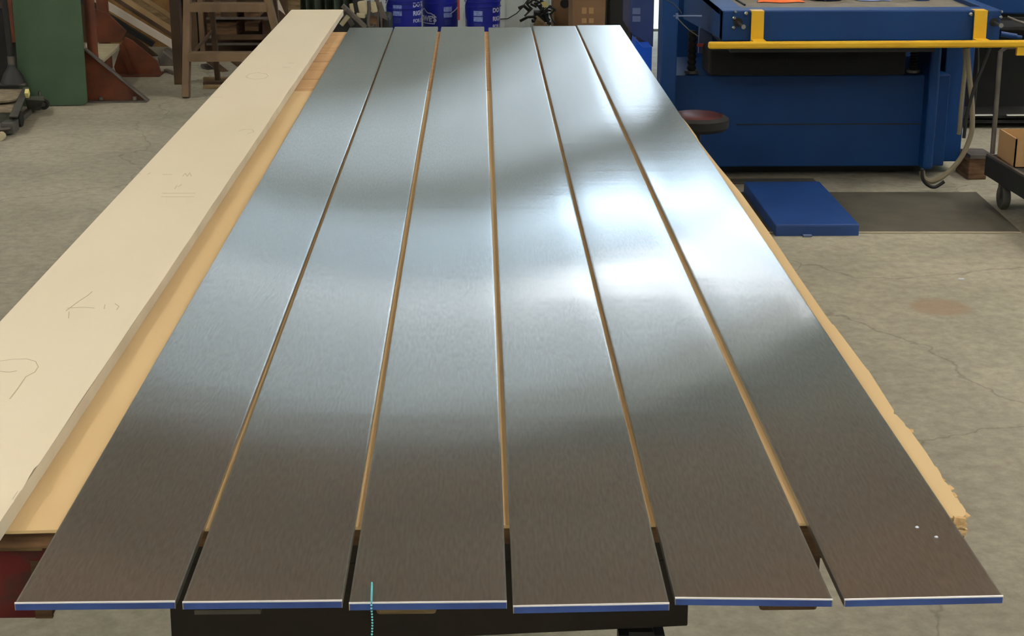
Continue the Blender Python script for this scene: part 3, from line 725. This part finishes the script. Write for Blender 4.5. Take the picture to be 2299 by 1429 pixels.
t.part('handle', G().tube([pl0, pl0.lerp(ph, .5) + V((.0, 0, 0)), ph, ph + V((.03, .01, .02)), ph + Wd + V((-.03, 0, .02)), ph + Wd, pl0 + Wd], .011, 10), 'gsteel', smooth=True)
for k, o_ in enumerate((V((.02, 0, 0)) + dirn * .12, dirn * 1.05, dirn * .12 + Wd * .9, dirn * 1.05 + Wd * .9)):
    c_ = A + o_ + V((.02, 0, .055)); c_.z = .055
    t.part('wheel', G().lathe([(.015, -.012), (.05, -.016), (.055, -.010), (.055, .010), (.05, .016), (.015, .012)], c_, 22, 'x'), 'jack', smooth=True)
    t.parts('fork', G().box(c_.x - .024, c_.x - .018, c_.y - .012, c_.y + .012, .05, zt - .09).box(c_.x + .018, c_.x + .024, c_.y - .012, c_.y + .012, .05, zt - .09).box(c_.x - .024, c_.x + .024, c_.y - .02, c_.y + .02, zt - .095, zt - .085), 'gsteel')
bx0 = at_z(2276, 372, zt); 
t = T('small_carton', 'open brown carton standing on the platform truck at right edge', 'box', (bx0.x, bx0.y, zt - .01))
bh = at_y(2282, 312, bx0.y).z
t.parts('carton_wall', G().box(bx0.x, bx0.x + .3, bx0.y, bx0.y + .006, zt - .01, bh).box(bx0.x, bx0.x + .3, bx0.y + .22, bx0.y + .226, zt - .01, bh).box(bx0.x, bx0.x + .006, bx0.y, bx0.y + .22, zt - .01, bh).box(bx0.x + .294, bx0.x + .3, bx0.y, bx0.y + .22, zt - .01, bh).box(bx0.x, bx0.x + .3, bx0.y, bx0.y + .22, zt - .01, zt - .006), 'carton2')
t.part('flap', G().prism([(bx0.x, bx0.y, bh), (bx0.x + .3, bx0.y, bh), (bx0.x + .29, bx0.y + .07, bh - .05), (bx0.x + .01, bx0.y + .07, bh - .05)], (0, 0, .004)), 'carton2')
a = at_z(2172, 404, 0); b = at_z(2214, 404, 0)
t = T('rusty_block', 'dark rusty block with pale top on the floor behind the hose', 'block', (a.x, a.y, 0))
t.part('block', G().box(a.x, b.x, a.y, a.y + .2, 0, at_y(2180, 356, a.y).z), 'timber', bevel=.004)
t.part('pale_top', G().box(a.x + .002, b.x + .02, a.y - .01, a.y + .15, at_y(2180, 356, a.y).z, at_y(2180, 348, a.y).z), 'gsteel')

# ================================================================== BEHIND THE TABLE
def on_arc(cx, cy, r, s0, z0):       # bucket wall: (s along the wall, height) -> world, angle measured from the camera side
    def f(s, h):
        rr = r(z0 + h); a = (s0 + s) / rr
        return V((cx + (rr + .0012) * math.sin(a), cy - (rr + .0012) * math.cos(a), z0 + h))
    return f
def text_mesh(txt, size, bold=.0):
    cu = bpy.data.curves.new('t', 'FONT'); cu.body = txt; cu.size = size; cu.offset = bold; cu.resolution_u = 3
    o = bpy.data.objects.new('t', cu); COL.objects.link(o); bpy.context.view_layer.update()
    me = o.evaluated_get(bpy.context.evaluated_depsgraph_get()).to_mesh()
    r = ([v.co.copy() for v in me.vertices], [tuple(p.vertices) for p in me.polygons]); bpy.data.objects.remove(o); return r
TXT = {}
def wrap_text(g, txt, size, fn, s, h, bold=.0):
    if (txt, size) not in TXT: TXT[(txt, size)] = text_mesh(txt, size, bold)
    vs, fs = TXT[(txt, size)]
    g.add([fn(s + v.x, h + v.y) for v in vs], fs)
def wrap_line(g, fn, pts, w):
    for (a, b), (c, d) in zip(pts[:-1], pts[1:]):
        L_ = math.hypot(c - a, d - b); nx_, ny_ = -(d - b) / L_ * w / 2, (c - a) / L_ * w / 2; n = max(1, int(L_ / .01))
        for k in range(n):
            u0, u1 = k / n, (k + 1) / n
            q = [(a + (c - a) * u0 + nx_, b + (d - b) * u0 + ny_), (a + (c - a) * u0 - nx_, b + (d - b) * u0 - ny_), (a + (c - a) * u1 - nx_, b + (d - b) * u1 - ny_), (a + (c - a) * u1 + nx_, b + (d - b) * u1 + ny_)]
            g.add([fn(*p) for p in q], [(0, 1, 2, 3)])
def bucket(pxc, pxr, Y, rot, lab, ztop_px=None, dz=0):
    c = at_y(pxc, 60, Y); e_ = at_y(pxr, 60, Y); R1 = (e_.x - c.x) * 1.0
    cy_ = Y + R1
    H_ = .37
    rad = lambda z: R1 * (.93 + .07 * min(1, max(0, z) / (H_ - .07)))
    t = T('bucket', lab, 'bucket', (c.x, cy_, 0), 'blue buckets beyond the far end of the panels')
    sh_ = t.part('shell', G().lathe([(.02, 0), (rad(0), 0), (rad(0) + .001, .01), (rad(H_), H_ - .07), (rad(H_), H_), (rad(H_) - .003, H_), (rad(0) - .004, .006), (.02, .006)], (c.x, cy_, 0), 48, cap=False), 'bucket', smooth=True)
    for zr in (H_ - .065, H_ - .03):
        t.part('rib', G().lathe([(rad(H_), zr), (rad(H_) + .006, zr + .002), (rad(H_) + .006, zr + .006), (rad(H_), zr + .008)], (c.x, cy_, 0), 48, cap=False), 'bucket', smooth=True, parent=sh_)
    t.part('rim', G().lathe([(rad(H_) - .004, H_ - .012), (rad(H_) + .005, H_ - .012), (rad(H_) + .005, H_), (rad(H_) - .004, H_)], (c.x, cy_, 0), 48, cap=False), 'bucket', smooth=True)
    fn0 = on_arc(c.x, cy_, rad, 0, 0)
    fn = lambda s, h: fn0(s + rot, h)
    t.shell = sh_
    return t, fn, c, cy_, rad, H_
Yb = 11.75
def px_s(x, Y, c, r):        # arc position of a pixel column on the bucket's front
    return r * math.asin(max(-.99, min(.99, (at_y(x, 40, Y).x - c.x) / r)))
labs = ['blue bucket with white print, leftmost of three beyond the panels', 'blue bucket with a white house outline logo, middle of three', 'blue bucket with white print, rightmost of three by the grey cladding']
for k, (pc, pr_, Y, st, s_txt, s_logo) in enumerate(((906, 946, 11.6, 892, 927, 866), (988, 1029, 11.95, 1006, None, 950), (1084, 1124, 11.7, 1073, 1106, 1046))):
    t, fn, c, cy_, rad, H_ = bucket(pc, pr_, Y, 0, labs[k])
    ss = px_s(st, Y, c, rad(.3)); zz_ = lambda y: at_y(pc, y, Y).z
    dy_ = 0 if k == 0 else (4 if k == 1 else 13)
    g = G()
    for (ha, hb) in ((zz_(24 + dy_ - 1), zz_(12 + dy_)), (zz_(36 + dy_), zz_(25.5 + dy_))):
        g.grid(lambda u, v: fn(ss - .034 + .068 * u, ha + (hb - ha) * v), 4, 1)
    t.parts('warning_print', g, 'sticker', parent=t.shell)
    g = G()
    for i in range(5):
        h_ = zz_(41 + dy_ + i * 2.6); wrap_line(g, fn, [(ss - .028, h_), (ss + .026, h_)], .0018)
    t.part('small_print', g, 'cabgrey', parent=t.shell)
    if s_txt:
        g = G(); s1 = px_s(s_txt, Y, c, rad(.3))
        wrap_text(g, 'DO IT', .044, fn, s1, zz_(17 + (dy_ * .92)), .0016); wrap_text(g, 'RIGHT', .044, fn, s1, zz_(36 + dy_ * .95), .0016)
        wrap_text(g, 'FOR LESS', .034, fn, s1, zz_(52 + dy_ * .95), .0012)
        t.part('slogan_print', g, 'white', parent=t.shell)
    g = G(); s1 = px_s(s_logo, Y, c, rad(.3)) - (.0 if k != 1 else .02)
    if k == 1:
        z1, z0 = zz_(32), zz_(54)
        wrap_text(g, "LOWE'S", .056, fn, s1 - .045, zz_(49), .0022)
        wrap_line(g, fn, [(s1 - .07, z1), (s1 - .03, z1), (s1 + .035, zz_(21)), (s1 + .075, zz_(30)), (s1 + .11, zz_(31)), (s1 + .125, zz_(34)), (s1 + .135, zz_(34)), (s1 + .135, z0), (s1 - .07, z0 + .003)], .007)
    else:
        wrap_text(g, "E'S", .05, fn, s1 - .06, zz_(46 + dy_), .002)
        wrap_line(g, fn, [(s1 - .07, zz_(28 + dy_)), (s1 - .02, zz_(29 + dy_)), (s1 + .03 - .02, zz_(34 + dy_)), (s1 + .015, zz_(50 + dy_)), (s1 - .06, zz_(52 + dy_))], .006)
    t.part('logo_print', g, 'white', parent=t.shell)
    # wire bail
    rr = rad(H_) + .010; zb = H_ - .05
    if k == 1: bail = [V((c.x + rr * math.cos(a_), cy_ - rr * math.sin(a_), zb - .10 * math.sin(a_) + (.03 if a_ > 2 else 0))) for a_ in [math.pi * i / 16 for i in range(17)]][:6]
    else: bail = [V((c.x - rr * math.cos(a_ * .5), cy_ - rr * math.sin(a_ * .5), zb - .12 * (1 - math.sin(a_)) + .08 * (i / 9))) for i, a_ in enumerate([math.pi * j / 16 for j in range(10)])]
    t.part('bail', G().tube(bail, .003, 8), 'white', smooth=True)
g = G().tube([at_y(1029, -20, 11.5), at_y(1030, 45, 11.5)], .008, 8)
single('red_handled_tool', g, 'redrod', 'thin red handle standing between the middle and right buckets', 'tool', smooth=True)

# cable on the grey cladding, floor cartons and cable heap
single('wall_cable', G().tube([at_y(1122, 43, YF - .05), at_y(1140, 42, YF - .05), at_y(1160, 30, YF - .05), at_y(1172, 18, YF - .05), at_y(1190, -8, YF - .05)], .004, 6), 'dark', 'thin black cable drooping across the grey wall cladding', 'cable', smooth=True)
g = G()
for i in range(26):
    a = at_y(random.uniform(1186, 1238), random.uniform(0, 52), 12.0); b = a + V((random.uniform(-.06, .06), random.uniform(-.04, .1), random.uniform(-.06, .06))); c = b + V((random.uniform(-.06, .06), 0, random.uniform(-.06, .03)))
    g.tube([a, b, c], random.uniform(.006, .014), 6)
pxbox(g, 1200, 30, 1232, 50, 12.05, .2)
single('cable_heap', g, 'dark', 'tangled heap of black cables left of the brown cartons', 'cables', smooth=True)
q = [at_y(1214, 6, 11.9), at_y(1226, 2, 11.9), at_y(1232, 12, 11.9), at_y(1222, 18, 11.9)]
single('paper_tag', G().prism(q, (0, .003, 0)), 'tagyel', 'pale yellow tag on the black cable heap', 'tag')
g = G(); g.bar(at_y(1204, 36, 11.85), at_y(1232, 60, 11.85), .02, .012); g.prism([at_y(1198, 58, 11.9), at_y(1206, 42, 11.9), at_y(1228, 60, 11.9)], (0, .05, 0))
single('wood_offcut', g, 'rawwood', 'pale wood offcut leaning below the cable heap', 'offcut')
def carton(x0, x1, Y, lab, m, dep, lean=0, grp=None):
    a = at_y(x0, 60, Y); b = at_y(x1, 60, Y); h_ = .62
    t = T('carton', lab, 'box', (a.x, Y, 0), 'cartons beyond the far end')
    t.body = t.part('carton_body', G().hexa([(a.x + .01, Y, 0), (b.x - .01, Y, 0), (b.x, Y + dep, 0), (a.x, Y + dep, 0)], [(a.x, Y, h_), (b.x, Y, h_), (b.x, Y + dep, h_), (a.x, Y + dep, h_)]), m, bevel=.004)
    t.part('flap', parent=t.body, m=m, g=G().bar((a.x, Y + .01, h_), (a.x - .02, Y + .02, h_ + .12), .25, .004, (0, 1, 0)))
    return t, h_
t, h_ = carton(1241, 1280, 12.3, 'narrow brown carton with a dark hand hole, left of the larger carton', 'carton', .3)
t.part('hand_hole', G().lathe([(.035, 0), (.035, -.004)], at_y(1268, 8, 12.298), 18, 'y'), 'rubber')
t, h_ = carton(1283, 1360, 11.4, 'large brown carton with faint printed marks, beyond the rightmost panels', 'carton', .4)
g = G()
for (x0, y0, x1, y1) in ((1306, 17, 1317, 31), (1322, 17, 1333, 31), (1306, 41, 1317, 52), (1322, 41, 1333, 52)):
    pxbox(g, x0, y0, x1, y1, 11.397, .002)
t.parts('printed_mark', g, 'carton2', parent=t.body)
g = G(); pxbox(g, 1362, -60, 1416, 110, 11.7, .5)
single('black_bin', g, 'dark', 'tall black bin between the large carton and the blue tool cabinet', 'bin', bevel=.02)
# blue tool cabinet with grey labels
Yc = 10.2
t = T('tool_cabinet', 'slate blue tool cabinet beside the bright doorway', 'cabinet', (at_y(1413, 60, Yc).x, Yc, 0))
a = at_y(1413, 80, Yc); b = at_y(1467, 80, Yc); bz_ = at_y(1420, 78, Yc).z
t.part('body', G().prism([(a.x, Yc, .95), (a.x, Yc, bz_ + .03), (a.x + .02, Yc, bz_), (b.x, Yc, bz_ - .08), (b.x, Yc, .95)], (0, .5, 0)), 'cabblue', bevel=.006)
g = G(); pxbox(g, 1420, 18, 1438, 32, Yc - .004, .004); pxbox(g, 1420, 36, 1438, 49, Yc - .004, .004); t.parts('label_plate', g, 'cabgrey')
g = G(); pxbox(g, 1428, 78, 1447, 100, Yc + .02, .1); t.part('bracket', g, 'gsteel')
t.part('stand', G().box(a.x + .03, b.x - .02, Yc + .25, Yc + .45, 0, bz_), 'dark')
q = [at_y(x, y, 9.9) for x, y in ((1420, 150), (1428, 90), (1444, 107), (1464, 106), (1464, 190), (1430, 190))]
single('bright_blue_bin', G().prism([q[0], q[1], q[2], q[3], V((q[3].x, 9.9, 0)), V((q[0].x, 9.9, 0))], (0, .25, 0)), 'brightblue', 'bright blue plastic bin below the tool cabinet by the doorway', 'bin')

# clamps and castings tangle
t = T('clamp_stack', 'grey and beige clamps and castings piled beyond the left panels', 'clamps', at_y(820, 90, 10.6) * 1)
t.loc.z = 0; t.o.location.z = 0
Yk = 10.6
K = lambda x, y, d=0: at_y(x, y, Yk + d)
t.part('long_arm', G().bar(K(768, 12), K(822, 62), .035, .03), 'gsteel', bevel=.004)
t.part('long_arm', G().bar(K(776, 20, -.1), K(738, 62, -.1), .02, .02), 'gsteel', bevel=.003)
t.part('short_arm', G().bar(K(766, 56, .05), K(782, 36, .05), .04, .03), 'beige', bevel=.004)
t.part('short_arm', G().bar(K(782, 42, .05), K(792, 58, .05), .03, .03), 'gsteel', bevel=.004)
t.part('casting', G().bar(K(812, 2, .1), K(818, 34, .1), .06, .05, (0, 1, 0)), 'beige', bevel=.01)
t.part('casting', G().bar(K(800, 34, .05), K(820, 36, .05), .03, .03), 'beige', bevel=.005)
t.part('casting', G().bar(K(788, 8, .05), K(792, 30, .05), .025, .03, (0, 1, 0)), 'beige', bevel=.005)
t.part('casting', G().bar(K(836, 4, .1), K(842, 28, .1), .04, .05, (0, 1, 0)), 'beige', bevel=.01)
g = G().tube([K(828, 2, .0), K(829, 20, .0), K(827, 40), K(826, 54), K(830, 60), K(837, 59), K(839, 53)], .012, 10); t.part('hook', g, 'gsteel', smooth=True)
t.part('hook_block', G().bar(K(838, 36, .1), K(838, 56, .1), .05, .05, (0, 1, 0)), 'timber', bevel=.004)
t.part('pointed_plate', G().prism([K(850, 6, .1), K(856, 4, .1), K(870, 46, .1), K(858, 40, .1), K(858, 62, .1), K(855, 62, .1)], (0, .02, 0)), 'gsteel')
t.part('base_box', G().box(K(742, 0).x, K(872, 0).x, 10.75, 11.1, 0, K(800, 46).z), 'dark', bevel=.02)
t.part('upright', G().bar(K(846, 90, .12), K(846, -30, .12), .03, .03), 'gsteel')
t.part('upright', G().bar(K(806, 90, .3), K(806, -30, .3), .08, .03), 'dark')
g = G()
Yt = 12.3
def tarp(u, v): return (at_y(672, 0, Yt).x + (at_y(800, 0, Yt).x - at_y(672, 0, Yt).x) * u, Yt + .04 * math.sin(u * 38) + .02 * math.sin(u * 17), 1.7 * v)
single('hanging_tarp', G().grid(tarp, 90, 2), 'curtain', 'dark green grey tarp hanging in folds beyond the cream panel', 'tarp', smooth=True)

# ================================================================== LEFT BACKGROUND
# wooden stepladder
Yl = at_z(413, 221, 0).y
t = T('stepladder', 'weathered wooden stepladder standing beyond the cream panel', 'ladder', (at_z(413, 221, 0).x, Yl, 0))
def rail(xb, yb, xt, yt, Yb_, Yt_, w=.035, d=.06):
    a = at_y(xb, yb, Yb_); b = at_y(xt, yt, Yt_); dd = (b - a); b = a + dd * 1.35
    return G().bar(a, b, w, d, (0, 1, 0))
lb = at_z(418, 220, 0); lt = at_y(421, 8, Yl + .18)
rb = at_z(655, 214, 0); rt = at_y(604, 8, Yl + .18)
t.part('front_rail', G().bar(lb, lb + (lt - lb) * 1.5, .042, .07, (0, 1, 0)), 'ladder', bevel=.003)
t.part('front_rail', G().bar(rb, rb + (rt - rb) * 1.5, .042, .07, (0, 1, 0)), 'ladder', bevel=.003)
for y_, hh in ((-95, .0), (8, .0), (119, .0), (205, 0)):
    f = max(0, (220 - y_) / 212.)
    a = lb + (lt - lb) * f; b = rb + (rt - rb) * f; zc = a.z
    if y_ == 205: continue
    t.part('tread', G().box(a.x + .012, b.x - .012, a.y - .045, a.y + .05, zc - .042, zc + .004), 'ladder', bevel=.003)
    t.part('tread_front', G().box(a.x + .012, b.x - .012, a.y - .05, a.y - .045, zc - .046, zc + .002), 'ladder')
bk = at_z(470, 205, 0) + V((0, .35, 0))
for xx_ in (bk.x - .0, bk.x + .42):
    t.part('rear_leg', G().bar((xx_, bk.y, 0), (xx_ + (.03 if xx_ == bk.x else -.03), Yl + .25, 1.1), .03, .045, (0, 1, 0)), 'darkwood', bevel=.002)
t.part('rear_rung', G().bar((bk.x, bk.y - .1, .3), (bk.x + .42, bk.y - .1, .3), .02, .03), 'darkwood')
t.part('spreader', G().bar(lb + (lt - lb) * .45 + V((.02, .03, 0)), (bk.x + .01, Yl + .5, .35), .01, .02), 'darkwood')
# upright dark post beside ladder
g = G(); pa = at_z(402, 190, 0); g.box(pa.x - .03, pa.x + .03, pa.y, pa.y + .08, 0, 1.6)
single('rack_post', g, 'darkwood', 'dark wooden rack post left of the stepladder', 'post', bevel=.003)

# storage behind ladder
Yr = 11.3
t = T('wood_shelf_rack', 'dark wooden shelf rack with steel rails behind the stepladder', 'shelving', (at_y(425, 80, Yr).x, Yr, 0))
for (x0, x1) in ((428, 447), (447, 462)):
    a = at_y(x0, 80, Yr); b = at_y(x1, 80, Yr); t.part('post', G().box(a.x, b.x - .01, Yr, Yr + .1, 0, 1.3), 'ladder' if x0 == 447 else 'darkwood', bevel=.003)
for y_ in (42, 84, 100):
    a = at_y(463, y_, Yr - .02); b = at_y(640, y_, Yr - .02); t.part('rail', G().box(a.x, b.x, Yr - .02, Yr + .02, a.z - .006, a.z + .008), 'gsteel')
for (x0, y0, x1, y1, m) in ((466, 6, 495, 40, 'timber'), (497, 2, 530, 40, 'darkwood'), (548, 18, 580, 40, 'timber'), (466, 52, 530, 82, 'timber'), (550, 52, 580, 70, 'timber'), (590, 46, 625, 84, 'darkwood')):
    g = G(); pxbox(g, x0, y0, x1, y1, Yr + .05, .3); t.part('stored_block', g, m, bevel=.003)
t.part('back_sheet', G().box(at_y(430, 0, Yr).x, at_y(660, 0, Yr).x, Yr + .4, Yr + .42, 0, 1.3), 'darkwood')
for i, (x0, y0, x1, y1, lab) in enumerate(((466, 132, 516, 172, 'upper grey offcut leaning under the stepladder tread'), (458, 146, 504, 186, 'lower grey offcut leaning under the stepladder tread'), (516, 128, 540, 146, 'short grey offcut at right under the stepladder'))):
    g = G(); g.bar(at_y(x0, y0, 10.9), at_y(x1, y1, 10.7), .05, .02); single('leaning_offcut', g, 'gsteel' if i == 1 else 'darkwood', lab, 'offcut', group='offcuts under the stepladder')
for i, y_ in enumerate((182, 191, 200)):
    a = at_z(456, y_, 0); b = at_z(500, y_, 0); single('floor_slat', G().box(a.x, b.x + .25, a.y, a.y + .05, .0, .02), 'rawwood' if i != 1 else 'darkwood', ['rear', 'middle', 'front'][i] + ' of three slats lying on the floor under the stepladder', 'slat', group='slats under the stepladder')
# upright boards right of ladder
for i, (x0, x1, m, lab) in enumerate(((607, 648, 'darkwood', 'dark upright board right of the stepladder'), (648, 676, 'rawwood', 'paler upright board beyond the cream panel, left of the tarp'))):
    a = at_y(x0, 60, 11.0 + .1 * i); b = at_y(x1, 60, 11.0 + .1 * i); single('upright_board', G().box(a.x, b.x - .004, 11.0 + .1 * i, 11.03 + .1 * i, 0, 1.5), m, lab, 'board', bevel=.002)
q = [at_y(x, y, 10.85) for x, y in ((619, 2), (626, 0), (641, 34), (628, 23), (622, 22))]
single('paper_strip', G().prism(q, (0, .004, 0)), 'whiteboard', 'crumpled pale paper strip hanging right of the stepladder', 'paper')

# lumber leaning diagonally
def plank(x0, y0, x1, y1, wpx, Y, m, lab, grp='planks leaning at the back left', dep=.05, ext=.25):
    Y += .38
    a = at_y(x0, y0, Y); b = at_y(x1, y1, Y); d = b - a; a = a - d * ext
    g = G(); g.bar(a, b, dep, wpx * Y / FPX, (0, 0, 1)); return single('leaning_plank', g, m, lab, 'plank', group=grp, bevel=.002)
plank(216, -3, 396, 105, 14, 10.75, 'whiteboard', 'white plank leaning down to the rack post, lowest of the leaning planks')
plank(250, -8, 396, 86, 6, 10.9, 'darkwood', 'thin dark plank just above the white leaning plank')
plank(276, -4, 396, 74, 10, 11.0, 'tanplank', 'wide tan plank leaning above the thin dark plank')
plank(296, -6, 396, 60, 9, 11.1, 'rawwood', 'duller tan plank between the two light leaning planks')
plank(318, -6, 396, 45, 7, 11.2, 'tanplank', 'topmost narrow tan plank leaning against the plywood sheet')
plank(204, 12, 345, 100, 12, 10.9, 'dark', 'black metal bar leaning under the white plank')
plank(250, 55, 392, 168, 20, 11.1, 'darkwood', 'broad dark plank leaning behind the orange stands')
g = G(); pxbox(g, 250, -120, 398, 110, 11.95, .02); single('plywood_sheet', g, 'osb', 'brown plywood sheet standing behind the leaning planks', 'plywood')
g = G(); a = at_y(-80, 0, 12.2); b = at_y(440, 0, 12.2); single('dark_panel_sheet', G().box(a.x, b.x, 12.2, 12.24, 0, 1.5), 'darkwood', 'dark wood sheet along the back wall at the left', 'plywood')
q = [at_y(x, y, 11.0) for x, y in ((352, 130), (366, 110), (398, 135), (398, 168), (358, 160))]
single('grey_sack', G().prism(q, (0, .15, 0)), 'gsteel', 'grey slumped sack beside the dark rack post', 'sack', bevel=.02)
q = [at_y(x, y, 10.8) for x, y in ((360, 156), (392, 166), (392, 167), (366, 162))]
single('grey_shim', G().prism([at_z(368, 161, 0), at_z(374, 158, 0), at_z(394, 166, 0), at_z(388, 169, 0)], (0, 0, .015)), 'gsteel', 'thin grey shim on the floor left of the rack post', 'shim')

# orange stands
def gusset(pts, Y, dep, m='orange'): return G().prism([at_y(x, y, Y) for x, y in pts], (0, dep, 0))
Yo = at_z(260, 228, 0).y
t = T('orange_stand', 'orange steel stand with round upright and triangular foot, beside the green board', 'stand', (at_y(215, 228, Yo).x, Yo, 0))
zb_ = at_y(200, 228, Yo).z
t.part('web', gusset([(150, 226), (150, 95), (193, 115), (322, 225)], Yo + .01, .02), 'orange')
ed = G().bar(at_y(190, 109, Yo), at_y(334, 227, Yo), .04, .012); t.part('edge_flange', ed, 'gsteel', bevel=.002, label='bare grey sloping flange')
t.part('bottom_flange', G().bar(at_y(150, 227, Yo), at_y(332, 227, Yo), .10, .010), 'gsteel', bevel=.002)
a = at_y(210, 135, Yo + .1); b = at_y(199, -10, Yo + .12)
t.part('upright', G().tube([V((a.x + .01, a.y, 0.02)), a, b, b + V((-.01, 0, .3))], .031, 20), 'orange', smooth=True)
for x_ in (228, 304):
    p = at_y(x_, 221, Yo - .002); t.part('bolt', G().lathe([(.012, 0), (.012, .02)], (p.x, Yo - .02, .012), 6), 'gsteel')
Yo2 = at_z(320, 168, 0).y
t = T('orange_stand', 'second orange steel stand further back, with broad triangular foot', 'stand', (at_y(300, 168, Yo2).x, Yo2, 0))
t.part('web', gusset([(256, 150), (272, 100), (280, 84), (296, 92), (352, 138), (362, 168), (262, 168)], Yo2, .03), 'orange')
t.part('inner_rib', G().bar(at_y(272, 100, Yo2 - .02), at_y(296, 168, Yo2 - .02), .02, .03), 'orange')
t.part('bottom_flange', G().bar(at_y(258, 167, Yo2), at_y(364, 167, Yo2), .2, .008), 'orange')
t.part('upper_plate', gusset([(212, 95), (212, 20), (240, 30), (282, 70), (270, 95)], Yo2 + .2, .03), 'orange')
t.part('upright', G().tube([(at_y(236, 100, Yo2 + .3).x, Yo2 + .3, .0), (at_y(230, 0, Yo2 + .3).x, Yo2 + .3, 1.0)], .04, 16), 'orange', smooth=True)
q = [at_z(192, 100, .3)]
a = at_y(190, 110, 10.0); b = at_y(268, 108, 10.0); ztop_ = at_y(200, 118, 9.95).z
t = T('workbench_slab', 'pale topped slab between the two orange stands', 'slab', (a.x, 9.9, 0))
zs = at_y(230, 118, 10.15).z
sl = [at_z(192, 98, zs), at_z(268, 98, zs), at_z(262, 108, zs), at_z(232, 134, zs), at_z(196, 134, zs)]
t.part('slab', G().prism(sl, (0, 0, -.02)), 'beige', bevel=.003)
t.part('pedestal', G().box(sl[4].x + .02, sl[3].x - .02, sl[3].y + .05, sl[3].y + .15, 0, zs - .02), 'rubber')
# orange post left and black column
Yp = 9.9
t = T('orange_post', 'narrow orange steel post left of the green board', 'post', (at_y(25, 100, Yp).x, Yp, 0))
t.part('upright', G().box(at_y(14, 90, Yp).x, at_y(34, 90, Yp).x, Yp, Yp + .05, at_y(20, 96, Yp).z, 1.3), 'orange', bevel=.004)
t.part('foot_column', G().box(at_y(-60, 90, Yp).x, at_y(38, 90, Yp).x, Yp + .06, Yp + .2, 0, at_y(20, 96, Yp).z + .2), 'rubber')
# green board leaning
Yg = at_z(110, 239, 0).y
def gp(x, y): 
    p = at_y(x, y, Yg); return p
a0 = at_z(54, 239, 0); a1 = at_z(197, 239, 0)
w_ = a1.x - a0.x + .02; r_ = .03; hh = 1.25; out_ = []
for cx_, cz_, s_ in ((w_ - r_, r_, -90), (w_ - r_, hh - r_, 0), (r_, hh - r_, 90), (r_, r_, 180)):
    for k in range(7):
        an = math.radians(s_ + 15 * k); out_.append(V((cx_ + r_ * math.cos(an), 0, cz_ + r_ * math.sin(an))))
o = bpy.data.objects.new('green_board', G().prism(out_, (0, .012, 0)).mesh('green_board', 'green'))
COL.objects.link(o); bev(o, .003); o.location = (a1.x - w_, Yg, 0.0); o.rotation_euler = (math.radians(-7), math.radians(-1.2), 0)
tag(o, 'tall dark green board with rounded corners leaning left of the orange stand', 'board')

# floor jack at the left edge
t = T('floor_jack', 'grey trolley jack with small swivel caster at the left edge', 'jack', at_z(60, 262, 0))
J = lambda x, y, z: at_z(x, y, z)
t.part('rear_crossbar', G().bar(J(-20, 190, .14), J(58, 190, .14), .04, .012), 'gsteel', bevel=.003)
t.part('side_frame', G().hexa([J(20, 268, .03), J(38, 268, .03), J(62, 215, .03), J(48, 215, .03)], [J(20, 262, .1), J(40, 262, .1), J(66, 196, .14), J(52, 196, .14)]), 'jack', bevel=.004)
t.part('lower_rail', G().bar(J(38, 274, .02), J(66, 250, .02), .03, .03), 'jack', bevel=.003)
t.part('tray', G().prism([J(-30, 250, .10), J(26, 250, .10), J(50, 200, .12), J(-30, 200, .12)], (0, 0, -.01)), 'dirty', bevel=.003)
t.part('saddle', G().lathe([(.03, 0), (.075, 0), (.08, .012), (.06, .018), (.02, .014)], J(6, 226, .12), 24), 'dirty', smooth=True)
t.part('front_axle', G().box(J(8, 280, .05).x, J(36, 280, .05).x, J(20, 285, .05).y, J(20, 285, .05).y + .12, .01, .07), 'jack', bevel=.004)
t.part('front_wheel', G().lathe([(.01, -.02), (.042, -.02), (.045, 0), (.042, .02), (.01, .02)], (J(36, 290, .0).x, J(36, 290, 0).y + .06, .045), 20, 'x'), 'rubber', smooth=True)
t.part('caster_bracket', G().hexa([J(62, 248, .02), J(90, 248, .02), J(92, 240, .02), J(62, 240, .02)], [J(56, 224, .11), J(100, 226, .09), J(98, 216, .09), J(56, 216, .11)]), 'jack', bevel=.003)
cw = at_z(100, 246, 0)
t.part('rear_caster', G().lathe([(.008, -.014), (.026, -.016), (.030, -.010), (.030, .010), (.026, .016), (.008, .014)], (cw.x, cw.y, .031), 24, 'y'), 'rubber', smooth=True)
t.part('caster_hub', G().lathe([(.012, -.019), (.012, .019)], (cw.x, cw.y, .031), 12, 'y'), 'steel', smooth=True)
t.part('caster_pivot', G().tube([(cw.x - .02, cw.y, .075), (cw.x - .02, cw.y, .105)], .008, 8), 'steel', smooth=True)
g = G().bar(J(60, 215, .13), J(62, 205, .15), .02, .035); t.part('yellow_label', g, 'tagyel')
hz_ = at_z(30, 188, .14)
t.part('handle_socket', G().lathe([(.075, .145), (.05, .20), (.025, .235), (.025, .25)], (hz_.x, hz_.y, 0), 16), 'dark', smooth=True)
t.part('handle_collar', G().lathe([(.02, .245), (.02, .30)], (hz_.x, hz_.y, 0), 14), 'gsteel', smooth=True)
t.part('handle', G().tube([(hz_.x, hz_.y, .29), (hz_.x - .03, hz_.y + .05, 1.0)], .017, 12), 'rubber', smooth=True)
t = T('floor_bracket', 'worn light grey cast foot on the floor at the left edge', 'casting', at_z(10, 305, 0))
t.part('foot', G().hexa([J(-30, 305, 0), J(28, 296, 0), J(30, 286, 0), J(-30, 286, 0)], [J(-30, 296, .04), J(24, 290, .05), J(26, 280, .05), J(-30, 280, .05)]), 'gsteel', bevel=.006)
t.part('round_end', G().lathe([(.01, -.02), (.022, -.02), (.022, .02), (.01, .02)], J(2, 306, .022), 14, 'y'), 'beige', smooth=True)
